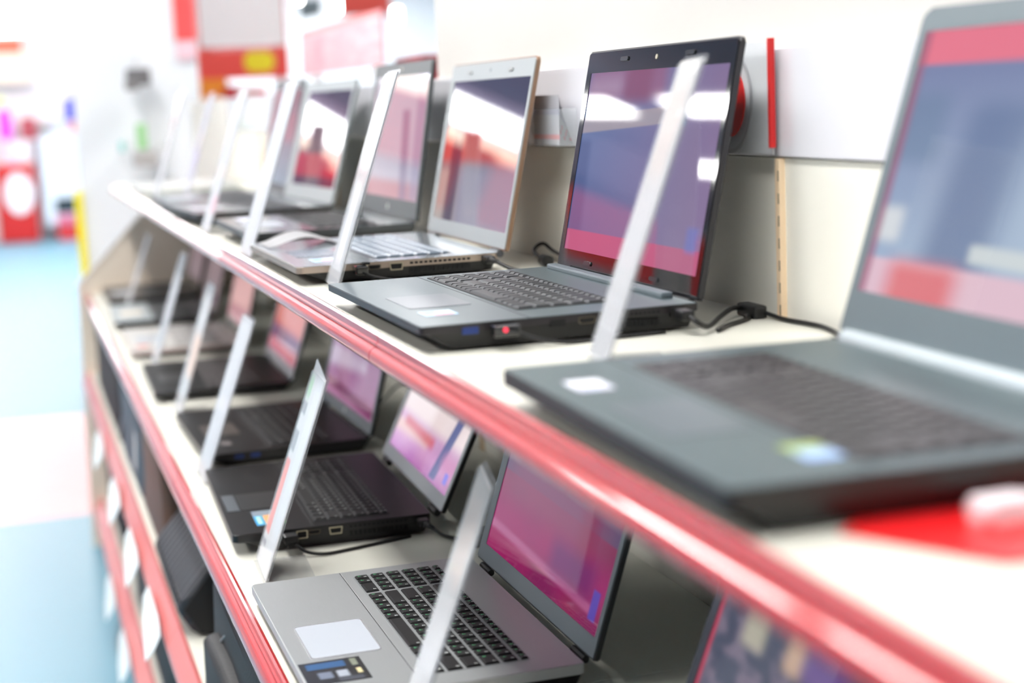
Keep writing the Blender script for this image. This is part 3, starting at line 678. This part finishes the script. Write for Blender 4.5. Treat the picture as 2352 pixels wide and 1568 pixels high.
# bent papers on the silver champagne laptop
bm = BM(); n = 10; rows = []
for i in range(n+1):
    a = i/n; rows.append([bm.verts.new((.012+.10*a, y, .0247+.014*math.sin(a*math.pi)**1.5*(1 if y > 1.70 else .8))) for y in (1.655, 1.700, 1.745)])
for r0, r1 in zip(rows, rows[1:]):
    for j in range(2): bm.faces.new((r0[j], r1[j], r1[j+1], r0[j+1]))
bmesh.ops.solidify(bm, geom=bm.faces[:], thickness=.0005)
tag(obj('paper_leaflet', bm, M_paper, smooth=True), 'curled white leaflet on the palm rest of the silver champagne laptop', 'leaflet')
# red card and white alarm puck under the nearest laptop
tag(obj('red_card', prism([(.042, .172), (.082, .099), (.160, .09), (.20, .16), (.100, .219)], .0002, .0022, .0005), mat('red_card_gloss', (214, 28, 32), .3)), 'red card lying on the top shelf in front of the nearest charcoal laptop', 'card')
t = thing('alarm_puck', 'small white alarm block on the red card, bottom right of the top shelf', 'alarm', (.118, .160, .0022))
obj('body', prism(rrect(-.012, .022, -.012, .008, .005), 0, .010, .003), mat('puck_pinkwhite', (226, 214, 218), .45), t)
obj('cord', tube([(.021, -.004, .005), (.05, -.01, .004), (.09, -.02, .002)], .0018), M_white, t, True)

# ------------------------------------------------------------------ signs on the back panel
t = thing('promo_sign', 'clear promo sheet with red disc and red edge strip behind the graphite laptop', 'sign', (.344, .826, .150))
obj('sheet', box((0, 0, 0), (.002, .21, .102), .0004), mat('frosted_sheet', (232, 236, 240), .2, alpha=.75), t)
obj('red_disc', cyl((-.0012, .086, .049), .034, .0012, 'X', 40), mat('sign_red', (206, 34, 34), .4), t)
b = BM(); 
obj('grey_ring', merge(b, frame_prism([(math.cos(a*math.pi/20)*.050, math.sin(a*math.pi/20)*.050) for a in range(40)], [(math.cos(a*math.pi/20)*.046, math.sin(a*math.pi/20)*.046) for a in range(40)], 0, .0008, Matrix.Translation((-.0012, .086, .049)) @ Matrix.Rotation(-math.pi/2, 4, 'Y'))), mat('ring_grey', (170, 172, 176), .4), t)
obj('edge_strip', box((-.004, -.0042, .006), (.002, .0, .104), .0005), MATS['sign_red'], t)
t = thing('brochure_holder', 'clear brochure pocket with fanned leaflets on the back panel behind the silver champagne laptop', 'brochure holder', (.322, 1.345, .150))
obj('pocket', frame_prism(rrect(0, .026, 0, .11, .002, 2), rrect(.0015, .0245, .0015, .1085, .001, 2), 0, .045), mat('clear_pocket', (225, 230, 234), .08, alpha=.16), t)
lp = [print_mat('leaflet_print_%d' % i, [(168, 168, 174)]*4, [(-.1, 1.1, .1+.12*i, .2+.12*i, .02, (200, 80, 80), .8), (-.1, 1.1, .6, .72, .02, (120, 124, 150), .6)]) for i in range(3)]
for i in range(7):
    a = .10*i-.1; bm = BM(); x0 = .004+.0028*i; dx = .028*math.sin(a*.4)
    quad_uv((x0, .006, .002), (x0, .104, .002), (x0-dx, .104-.012*i*.2, .062-.004*i), (x0-dx, .006+.01*i*.3, .062-.004*i), bm)
    obj('leaflet', bm, lp[i % 3], t)

# ------------------------------------------------------------------ bags on the two bottom shelves
def quilt_mat():
    m = bpy.data.materials.new('quilted_nylon'); m.use_nodes = True; nt = m.node_tree; b = nt.nodes['Principled BSDF']
    b.inputs['Base Color'].default_value = (*lin((38, 40, 46)), 1); b.inputs['Roughness'].default_value = .5
    tc = nt.nodes.new('ShaderNodeTexCoord'); outs = []
    for rot in (35, -35):
        mp = nt.nodes.new('ShaderNodeMapping'); mp.inputs['Rotation'].default_value = (math.radians(rot), 0, math.radians(rot)); nt.links.new(tc.outputs['Object'], mp.inputs[0])
        w = nt.nodes.new('ShaderNodeTexWave'); w.inputs['Scale'].default_value = 16; w.bands_direction = 'Y'; nt.links.new(mp.outputs[0], w.inputs[0]); outs.append(w.outputs['Fac'])
    mn = nt.nodes.new('ShaderNodeMath'); mn.operation = 'MINIMUM'; nt.links.new(outs[0], mn.inputs[0]); nt.links.new(outs[1], mn.inputs[1])
    bp = nt.nodes.new('ShaderNodeBump'); bp.inputs['Strength'].default_value = .8; bp.inputs['Distance'].default_value = .006
    nt.links.new(mn.outputs[0], bp.inputs['Height']); nt.links.new(bp.outputs[0], b.inputs['Normal'])
    return m
def soft(a, b, bev, amp=.006, seed=0, taper=0.0):
    bm = box(a, b, bev, 4)
    bmesh.ops.subdivide_edges(bm, edges=bm.edges[:], cuts=2, use_grid_fill=True)
    rnd = random.Random(seed); ph = [rnd.uniform(0, 6) for _ in range(6)]
    cx, cy = (a[0]+b[0])/2, (a[1]+b[1])/2; hz = b[2]-a[2]
    for v in bm.verts:
        p = v.co; f = (p.z-a[2])/hz
        s = math.sin(18*p.y+ph[0])*math.sin(22*p.z+ph[1])+.6*math.sin(41*p.x+ph[2]+9*p.y)
        d = V((p.x-cx, p.y-cy, .0)); 
        if d.length > 0: d.normalize()
        if f > .04: p += d*(amp*s*min(1, f*4))
        k = 1-taper*f; p.x = cx+(p.x-cx)*k; p.y = cy+(p.y-cy)*k
        if f > .9: p.z += .004*math.sin(14*p.y+ph[3])
    return bm
nyl = mat('black_nylon', (22, 23, 25), .6, bump=.3, bscale=260)
def bag(name, label, a, b, m, seed, strap=None, zipm=None, flap=False, taper=.04, bev=.022, pocket=False):
    r = thing(name, label, 'bag', ((a[0]+b[0])/2, (a[1]+b[1])/2, a[2]))
    L = lambda p: (p[0]-(a[0]+b[0])/2, p[1]-(a[1]+b[1])/2, p[2]-a[2])
    A, B = L(a), L(b)
    obj('body', soft(A, B, bev, .005, seed, taper), m, r, True)
    if pocket:
        obj('front_pocket', soft((A[0]-.016, A[1]+.05, .02), (A[0]+.03, B[1]-.05, B[2]*.62), .014, .003, seed+1, .05), m, r, True)
    if zipm:
        h = B[2]; pts = []
        for i in range(9):
            f = i/8; pts.append((A[0]+.012+.02*math.sin(f*math.pi), A[1]+.03+(B[1]-A[1]-.06)*f, h*(.30+.62*math.sin(f*math.pi))))
        obj('zip', tube([(p[0]-.018, p[1], p[2]) for p in pts], .003, 6, 4), zipm, r, True)
    if strap:
        h = B[2]; pts = [(A[0]*.2, A[1]+.10, h-.01), (A[0]*.35, A[1]+.13, h+.014), (A[0]*.35, B[1]-.13, h+.014), (A[0]*.2, B[1]-.10, h-.01)]
        obj('handle', tube(pts, .007, 8, 6), strap, r, True)
    return r
zipg = mat('zip_grey', (150, 152, 156), .35, metal=.5)
Z3, Z4 = -.570, -.968
bag('backpack', 'black backpack with grey zip on the third shelf at the bottom of the photo', (-.113, 1.02, Z3), (.20, 1.60, Z3+.186), nyl, 3, M_blackmatte, zipg, pocket=True)
r = thing('laptop_bag', 'black quilted laptop bag leaning back behind the backpack on the third shelf', 'bag', (.022, 2.05, Z3))
pf = [(-.130, .002), (-.155, .045), (-.140, .065), (-.06, .155), (.06, .200), (.15, .190), (.16, .002)]
t = bmesh.new(); extrude_y(pf, -.20, .20, t)
bmesh.ops.recalc_face_normals(t, faces=t.faces)
bmesh.ops.bevel(t, geom=t.edges[:], offset=.016, segments=4, affect='EDGES', profile=.6)
obj('body', t, quilt_mat(), r, True)
obj('end_gusset', extrude_y([(x*.93, z*.93+.004) for x, z in pf], -.2035, -.195), M_blackmatte, r)
obj('handle', tube([(.0, -.08, .185), (.03, -.07, .206), (.03, .07, .206), (.0, .08, .185)], .007, 8, 6), M_blackmatte, r, True)
bag('laptop_bag', 'brown leather bag beside the black quilted bag on the third shelf', (-.114, 2.28, Z3), (.16, 2.68, Z3+.182), mat('brown_leather', (92, 66, 52), .5, bump=.3, bscale=90), 8, mat('brown_strap', (70, 48, 38), .5), None)
bag('laptop_bag', 'blue-grey bag between the brown leather bag and the far black bag', (-.114, 2.72, Z3), (.14, 3.24, Z3+.196), mat('bluegrey_nylon', (74, 88, 100), .55, bump=.3, bscale=260), 11, None, zipg)
bag('laptop_bag', 'tall black bag at the far end of the third shelf', (-.114, 3.30, Z3), (.15, 4.20, Z3+.198), nyl, 13, None)
bag('laptop_bag', 'black bag on the bottom shelf below the backpack', (-.104, 1.50, Z4), (.18, 2.35, Z4+.290), nyl, 17, M_blackmatte, zipg)
bag('laptop_bag', 'black bag in the middle of the bottom shelf below the brown bag', (-.104, 2.40, Z4), (.16, 3.35, Z4+.300), nyl, 19, M_blackmatte)
bag('laptop_bag', 'black bag at the far end of the bottom shelf', (-.104, 3.80, Z4), (.16, 4.40, Z4+.310), nyl, 23, None)
def price_card(label, y, z, x, w=.25, h=.045):
    poly = [(0, -h*.2), (0, -h*.75), (w*.10, -h*1.35), (w*.5, -h*1.1), (w, -h*.45), (w, 0), (w*.3, 0)]
    M = Matrix(((0, .45, -.89, x), (1, 0, 0, y), (0, .89, .45, z), (0, 0, 0, 1)))
    return tag(obj('price_card', prism(poly, 0, .001, M=M), mat('card_white', (226, 234, 236), .5)), label, 'price card', 'price cards on the two bottom rails')
for y, lab in ((1.93, 'pointed white price card hanging from the third rail below the quilted bag'), (2.34, 'white price card on the third rail below the brown bag'), (2.80, 'white price card on the third rail below the blue-grey bag'), (3.35, 'farthest white price card on the third rail, below the tall black bag')):
    price_card(lab, y, Z3-.008, -.1495)
for y, lab in ((2.45, 'nearest white price card on the bottom rail'), (2.95, 'white price card midway along the bottom rail'), (3.42, 'farthest white price card on the bottom rail')):
    price_card(lab, y, Z4-.008, -.1495)

# ------------------------------------------------------------------ room
def floor_mat():
    m = bpy.data.materials.new('glossy_floor_tiles'); m.use_nodes = True; nt = m.node_tree; b = nt.nodes['Principled BSDF']
    N, L = nt.nodes, nt.links
    g = N.new('ShaderNodeNewGeometry'); sp = N.new('ShaderNodeSeparateXYZ'); L.new(g.outputs['Position'], sp.inputs[0])
    cr = N.new('ShaderNodeValToRGB'); mr = N.new('ShaderNodeMapRange'); mr.inputs['From Min'].default_value = 0; mr.inputs['From Max'].default_value = 20
    L.new(sp.outputs[1], mr.inputs['Value']); L.new(mr.outputs[0], cr.inputs[0])
    cr.color_ramp.interpolation = 'CONSTANT'
    blue = (*lin((98, 144, 162)), 1); pink = (*lin((214, 160, 160)), 1)
    el = cr.color_ramp.elements; el[0].position = 0; el[0].color = blue; el[1].position = 4.88/20; el[1].color = pink
    e = el.new(6.75/20); e.color = blue
    nz = N.new('ShaderNodeTexNoise'); nz.inputs['Scale'].default_value = 1.2; nz.inputs['Detail'].default_value = 5; L.new(g.outputs['Position'], nz.inputs[0])
    m2 = N.new('ShaderNodeMapRange'); m2.inputs['To Min'].default_value = .92; m2.inputs['To Max'].default_value = 1.08; L.new(nz.outputs[0], m2.inputs[0])
    mx = N.new('ShaderNodeMix'); mx.data_type = 'RGBA'; mx.blend_type = 'MULTIPLY'; mx.inputs[0].default_value = 1
    L.new(cr.outputs[0], mx.inputs[6]); L.new(m2.outputs[0], mx.inputs[7]); L.new(mx.outputs[2], b.inputs['Base Color'])
    b.inputs['Roughness'].default_value = .42; b.inputs['Specular IOR Level'].default_value = .35
    return m
FZ = -1.117; CZ = 2.05
X0, X1, Y0, Y1 = -9, 6, -4, 22
M_wall = mat('wall_white', (240, 241, 243), .6, var=.01, vscale=2)
struct('floor', box((X0, Y0, FZ-.1), (X1, Y1, FZ)), floor_mat())
struct('ceiling', box((X0, Y0, CZ), (X1, Y1, CZ+.1)), mat('ceiling_slate', (160, 155, 174), .7))
struct('wall_left', box((X0-.1, Y0, FZ), (X0, Y1, CZ)), M_wall)
struct('wall_back', box((X0, Y1, FZ), (X1, Y1+.1, CZ)), M_wall)
struct('wall_front', box((X0, Y0-.1, FZ), (X1, Y0, CZ)), M_wall)
struct('wall_right', box((X1, Y0, FZ), (X1+.1, Y1, CZ)), M_wall)
struct('wall_partition', box((.370, -2.5, FZ), (.46, 2.06, CZ-.02)), mat('partition_white', (206, 203, 197), .5))

# ceiling lights
M_diff = emission_mat('lamp_diffuser', (255, 253, 250), 26)
M_house = mat('lamp_housing', (230, 230, 232), .5)
lamp0 = None
def ceiling_light(x, y, lab, lx=.34, ly=1.25):
    global lamp0
    if lamp0 is None:
        r = thing('ceiling_light', lab, 'ceiling light', (x, y, CZ), 0, 'fluorescent ceiling lights')
        obj('housing', box((-lx/2-.02, -ly/2-.02, -.05), (lx/2+.02, ly/2+.02, -.001), .004), M_house, r)
        obj('diffuser', box((-lx/2, -ly/2, -.062), (lx/2, ly/2, -.0505), .004), M_diff, r)
        lamp0 = r; return r
    r = lamp0.copy(); COL.objects.link(r); r.location = (x, y, CZ); r['label'] = lab
    for c in lamp0.children:
        d = c.copy(); COL.objects.link(d); d.parent = r
    return r
n_l = 0
for xx, ys in ((-.62, (-.5, 1.0, 2.5, 4.0)), (-2.75, (-.6, 1.8, 4.2)), (-4.2, (10.8, 13.2, 15.6, 20.2)), (-5.9, (4.0, 14.0)), (1.5, (4.6,)), (2.2, (9.0, 12.0, 15.0, 18.0)), (4.2, (9.0, 12.0, 15.0, 18.0, 20.6)), (5.3, (10.0, 14.0, 18.0)), (2.3, (20.6,)), (.3, (12.0, 15.0, 18.0, 20.5)), (-.95, (8.6, 10.1, 11.6, 13.1, 14.6, 16.1))):  # rows over poster stand, far aisle and far walls added for brightness
    for yy in ys: ceiling_light(xx, yy, 'white fluorescent ceiling light above the shop aisles')

# ------------------------------------------------------------------ background of the shop
def simple(name, label, cat, bm, m, group=None): return tag(obj(name, bm, m), label, cat, group)
# white accessory stand beyond the shelf unit
t = thing('accessory_stand', 'tall white pegboard stand with hanging packs beyond the end of the shelves', 'display stand', (.18, 5.62, FZ))
obj('panel', box((-.235, -.04, 0), (.222, .04, 2.2), .004), mat('stand_white', (224, 227, 231), .5), t)
obj('base', box((-.24, -.30, 0), (.17, -.041, .30), .004), M_white, t)
obj('yellow_strip', box((-.262, -.062, .73), (-.2355, .0, 1.055), .002), mat('yellow_label', (240, 226, 20), .5), t)
for (hx, hz) in ((-.01, 1.515), (.05, 1.20), (-.06, 1.21), (.09, 1.08)):
    obj('hook', tube([(hx, -.041, hz), (hx, -.14, hz), (hx, -.15, hz+.012)], .003), M_metal, t)
def pack(lab, x, z, w, h, c, y=5.48, name='hanging_pack', d=.05):
    return simple(name, lab, 'package', box((x-w/2, y-d/2, z-h), (x+w/2, y+d/2, z), .006), mat('pack_%d_%d_%d' % c, c, .45), 'packs on the pegboard stand')
pack('dark grey pack hanging on the white pegboard stand', .172, .372, .085, .06, (104, 102, 104))
pack('second dark grey pack hanging low on the pegboard stand', .145, .33, .05, .035, (120, 118, 118), y=5.44)
pack('light green pack hanging on the white pegboard stand', .168, .175, .035, .095, (150, 200, 140))
pack('small teal pack hanging left on the white pegboard stand', .095, .115, .018, .04, (150, 210, 205))
pack('grey pack at the bottom of the pegboard stand', .175, .075, .085, .055, (170, 166, 164))
# framed poster stand with red header
t = thing('poster_stand', 'white poster in a pale red frame above a red header board in the background', 'sign', (.785, 7.0, FZ))
obj('poster', box((-.20, -.012, 1.615), (.20, .0, 2.16)), mat('poster_white', (248, 246, 244), .4), t)
obj('frame', frame_prism([(-.212, 1.60), (.206, 1.60), (.206, 2.17), (-.212, 2.17)], [(-.198, 1.612), (.196, 1.612), (.196, 2.16), (-.198, 2.16)], -.014, .002, Matrix(((1, 0, 0, 0), (0, 0, 1, 0), (0, 1, 0, 0), (0, 0, 0, 1)))), mat('frame_pale_red', (226, 110, 104), .4), t)
obj('header_board', box((-.215, -.03, 1.468), (.205, .01, 1.598), .003), mat('header_red', (240, 86, 76), .4), t)
obj('yellow_patch', prism(rrect(-.005, .135, 1.495, 1.588, .04, 6), .031, .036, M=Matrix(((1, 0, 0, 0), (0, 0, -1, 0), (0, 1, 0, 0), (0, 0, 0, 1)))), mat('patch_yellow', (244, 226, 40), .5), t)
obj('post', box((-.19, .012, 0), (-.15, .05, 1.62), .003), M_white, t)
obj('post', box((.15, .012, 0), (.19, .05, 1.62), .003), M_white, t)
def shelfbox(lab, x0, x1, z0, z1, c, y=6.92, d=.10):
    return simple('product_box', lab, 'box', box((x0, y, z0), (x1, y+d, z1), .004), mat('box_%d_%d_%d' % c, c, .45), 'product boxes below the red header')
shelfbox('orange box below the red header board', .565, .690, .265, .352, (244, 150, 40))
shelfbox('orange and yellow box under the first orange box', .565, .640, .195, .260, (238, 180, 70))
shelfbox('tall red box below the red header board', .665, .712, .168, .318, (206, 60, 66), y=6.80)
shelfbox('pale pink box right of the tall red box', .722, .785, .168, .310, (240, 190, 186), y=6.80)
shelfbox('pale red box beside the pink box', .795, .850, .168, .300, (226, 120, 116), y=6.80)
simple('product_shelf', 'white display shelf carrying the orange and red boxes', 'shelf', box((.54, 6.74, FZ), (1.0, 7.0-.035, .165), .004), mat('display_cream', (242, 240, 232), .5))
for bx in [o for o in bpy.data.objects if o.name.startswith('product_box')]: pass
# hanging red sign, left of the poster
t = thing('wall_sign', 'red and pale pink sign fixed at the upper right of the white pegboard stand', 'sign', (.366, 5.579, .40))
obj('red_panel', box((-.040, -.012, .072), (.034, 0, .62), .002), mat('sign_coral', (236, 84, 84), .4), t)
obj('pale_panel', box((-.038, -.012, .0), (.032, 0, .070), .002), mat('sign_pale', (232, 196, 206), .4), t)
# banner along the next aisle
t = thing('banner', 'pale pink shop banner slanting away beyond the shelves', 'banner', (.602, 3.98, .305))
bm = print_mat('banner_print', [(228, 168, 178), (238, 200, 206), (236, 190, 196), (240, 206, 210)], [(-.1, 1.1, .88, 1.1, .03, (240, 140, 140), .8), (.2, .32, .1, .8, .05, (220, 150, 166), .8), (.5, .62, .1, .8, .06, (226, 176, 186), .8)], noise=(7.0, (222, 160, 172), .6))
b2 = quad_uv((0, .56, 0), (0, -.55, 0), (0, -.55, .137), (0, .56, .137)); abox(b2, (.0005, -.55, 0), (.006, .56, .137))
obj('panel', b2, bm, t)
obj('post', box((.007, .40, -1.422), (.027, .42, .13)), M_white, t)
obj('post', box((.007, -.42, -1.422), (.027, -.40, .13)), M_white, t)
simple('gondola', 'white back-to-back shelf unit behind the banner', 'shelving', box((.60+.04, 2.3, FZ), (1.0, 5.2, .22), .004), mat('gondola_white', (244, 242, 240), .5))
simple('product_box', 'dark red box on the white unit at the right end of the banner', 'box', box((.66, 3.27, .2205), (.72, 3.55, .322), .003), mat('box_dark_red', (150, 40, 52), .4))
def hung(name, label, cat, bm, m, rods):
    x, y, z = rods[0]
    t = thing(name, label, cat, (x, y, z))
    o = obj('board', bm, m, t); o.location = (-x, -y, -z)
    for (rx, ry, rz) in rods:
        obj('rod', cyl((rx-x, ry-y, (CZ-z+rz-z)/2), .004, CZ-rz, n=8), M_metal, t)
    return t
hung('fascia_board', 'red-orange fascia board high behind the pink banner', 'sign', box((1.46, 8.0, .68), (1.74, 8.05, .80), .003), mat('fascia_red', (236, 92, 80), .4), ((1.5, 8.02, .80), (1.7, 8.02, .80)))
hung('duct_panel', 'dark grey slanted panel left of the red-orange fascia', 'panel', prism([(1.25, .67), (1.36, .69), (1.36, .77), (1.25, .77)], -8.05, -8.0, M=Matrix(((1, 0, 0, 0), (0, 0, -1, 0), (0, 1, 0, 0), (0, 0, 0, 1)))), mat('panel_slate', (110, 124, 128), .5), ((1.28, 8.02, .77), (1.34, 8.02, .77)))
t0 = None
for (x, z, lab) in ((1.418, .72, 'bright spot lamp before the red-orange fascia'), (1.745, .655, 'bright spot lamp at the right end of the red-orange fascia'), (1.215, .775, 'bright spot lamp at the top edge above the banner')):
    r = thing('spot_lamp', lab, 'lamp', (x, 7.9, z), 0, 'bright spot lamps over the far aisle')
    obj('housing', box((-.022, -.008, -.03), (.022, .055, .05), .006), M_white, r)
    obj('rod', cyl((0, .03, (CZ-z+.05)/2), .004, CZ-z-.05, n=8), M_metal, r)
    obj('lens', box((-.020, -.012, -.028), (.020, -.0085, .048), .004), emission_mat('lamp_lens', (255, 255, 252), 22), r)
# far end of the aisle
t = thing('promo_bin', 'red promotional bin with a big white disc at the far end of the aisle', 'display bin', (-.22, 17.6, FZ))
obj('body', box((-.21, -.18, 0), (.21, .18, .84), .03), mat('bin_red', (196, 30, 30), .45), t)
obj('white_disc', prism([(.0+.155*math.cos(a*math.pi/18), .53+.225*math.sin(a*math.pi/18)) for a in range(36)], .182, .19, M=Matrix(((1, 0, 0, .03), (0, 0, -1, 0), (0, 1, 0, 0), (0, 0, 0, 1)))), mat('disc_white', (236, 234, 240), .5), t)
t = thing('display_cabinet', 'white display cabinet with dark window and red foot beside the promotional bin', 'cabinet', (.235, 17.6, FZ))
obj('body', box((-.17, -.2, .17), (.20, .2, 1.15), .02), mat('cabinet_white', (226, 232, 242), .5), t)
obj('window', box((-.065, -.206, .29), (.185, -.19, .46), .003), mat('window_dark', (50, 60, 66), .2), t)
obj('pink_band', box((-.065, -.206, .175), (.185, -.19, .275), .003), mat('band_pink', (214, 120, 150), .5), t)
obj('foot', box((-.05, -.19, 0), (.19, .19, .169), .004), mat('foot_red', (206, 50, 56), .5), t)
def far(lab, x0, x1, z0, z1, c, y=17.5, r=.02, cat='package', d=.2):
    return simple('product_pack', lab, cat, box((x0, y, z0), (x1, y+d, z1), r), mat('far_%d_%d_%d' % c, c, .5), 'goods at the far end of the aisle')
far('pale pink pack on the left of the promotional bin top', -.30, -.16, -.275, -.02, (238, 206, 222))
far('white rounded pack on top of the promotional bin', -.155, -.03, -.275, -.02, (240, 232, 236))
far('magenta pack above the pale pink pack', -.34, -.20, -.019, .33, (240, 60, 220), r=.06)
far('lime green pack above the magenta pack', -.36, -.26, .331, .44, (214, 230, 130))
far('dark red pack above the promotional bin', -.12, .06, -.019, .22, (170, 70, 80))
far('dark olive pack between the red pack and the cabinet', .068, .20, .034, .13, (90, 90, 86))
far('blue pack above the white cabinet', .36, .52, .161, .41, (64, 70, 190))
far('grey-blue pack left of the blue pack', .22, .35, .035, .20, (190, 196, 214))
far('coral pack at the right on top of the white cabinet', .40, .53, .035, .16, (250, 140, 140), r=.05)
t = thing('goods_rack', 'tall white rack with peach and red-orange fascia and a glowing light box, far left', 'rack', (-.2, 18.1, FZ))
def gr(nm, a, b, m): return obj(nm, box(tuple(p-q for p, q in zip(a, (-.2, 18.1, FZ))), tuple(p-q for p, q in zip(b, (-.2, 18.1, FZ))), .004), m, t)
gr('body', (-1.6, 17.95, FZ), (1.2, 18.25, 1.6), print_mat('rack_print', [(240, 236, 236)]*4, [], noise=(5.0, (232, 226, 230), .8), ))
gr('fascia', (-1.3, 17.70, .921), (-.025, 17.949, 1.07), mat('fascia_orange', (250, 104, 76), .4))
gr('peach_strip', (-1.3, 17.72, .60), (.06, 17.949, .92), mat('fascia_peach', (250, 226, 206), .5))
lb = gr('light_box', (-1.22, 17.878, 1.10), (.20, 17.949, 1.80), M_white)
o = gr('diffuser', (-1.20, 17.86, 1.12), (.18, 17.8775, 1.78), emission_mat('light_box_glow', (255, 255, 255), 9)); o.parent = lb
# opposite side of the shop: red fascia and columns that the screens mirror
struct('trim_1', box((-6.8, 11.9, .58), (-2.0, 12.0, 1.12)), mat('fascia_far_red', (226, 50, 50), .4))
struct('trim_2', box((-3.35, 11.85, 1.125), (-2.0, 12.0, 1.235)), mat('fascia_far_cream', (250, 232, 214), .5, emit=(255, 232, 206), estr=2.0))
struct('trim_3', box((-6.8, 12.01, FZ), (-2.0, 12.2, .57)), M_wall)
struct('trim_4', box((-3.35, 11.8, 1.28), (-2.2, 11.9, 1.47)), emission_mat('cornice_light', (255, 255, 255), 14))
struct('trim_5', box((-2.62, 11.2, FZ), (-2.42, 11.4, 1.10)), mat('column_slate', (84, 78, 104), .5))
struct('trim_6', box((-6.8, 11.91, 1.236), (-2.0, 12.0, 1.60)), mat('soffit_slate', (110, 104, 124), .6))

# ------------------------------------------------------------------ camera and view
cam_d = bpy.data.cameras.new('camera'); cam = bpy.data.objects.new('camera', cam_d); COL.objects.link(cam)
R = [[0.9510953930091397, -0.30582136113309394, -0.04348388749285996], [0.08774252047113859, 0.1324963106594026, 0.9872922453676111], [0.29617360364853884, 0.9428244920112909, -0.15285016769859758]]
rt, up, fw = (V(r) for r in R)
cam.matrix_world = Matrix(((rt.x, up.x, -fw.x, -.3194133), (rt.y, up.y, -fw.y, -.4738778), (rt.z, up.z, -fw.z, .2117570), (0, 0, 0, 1)))
cam_d.sensor_width = 36; cam_d.sensor_fit = 'HORIZONTAL'; cam_d.lens = 3626.85/2352*36
cam_d.clip_start = .01; cam_d.clip_end = 100
cam_d.dof.use_dof = True; cam_d.dof.focus_distance = 1.66; cam_d.dof.aperture_fstop = 3.0; cam_d.dof.aperture_blades = 0
S.camera = cam
w = bpy.data.worlds.new('world'); S.world = w; w.use_nodes = True
w.node_tree.nodes['Background'].inputs[0].default_value = (.9, .95, 1, 1); w.node_tree.nodes['Background'].inputs[1].default_value = .3
vs = S.view_settings
vs.view_transform = 'Standard'; vs.look = 'None'; vs.gamma = 1; vs.use_curve_mapping = False; vs.exposure = EXPO
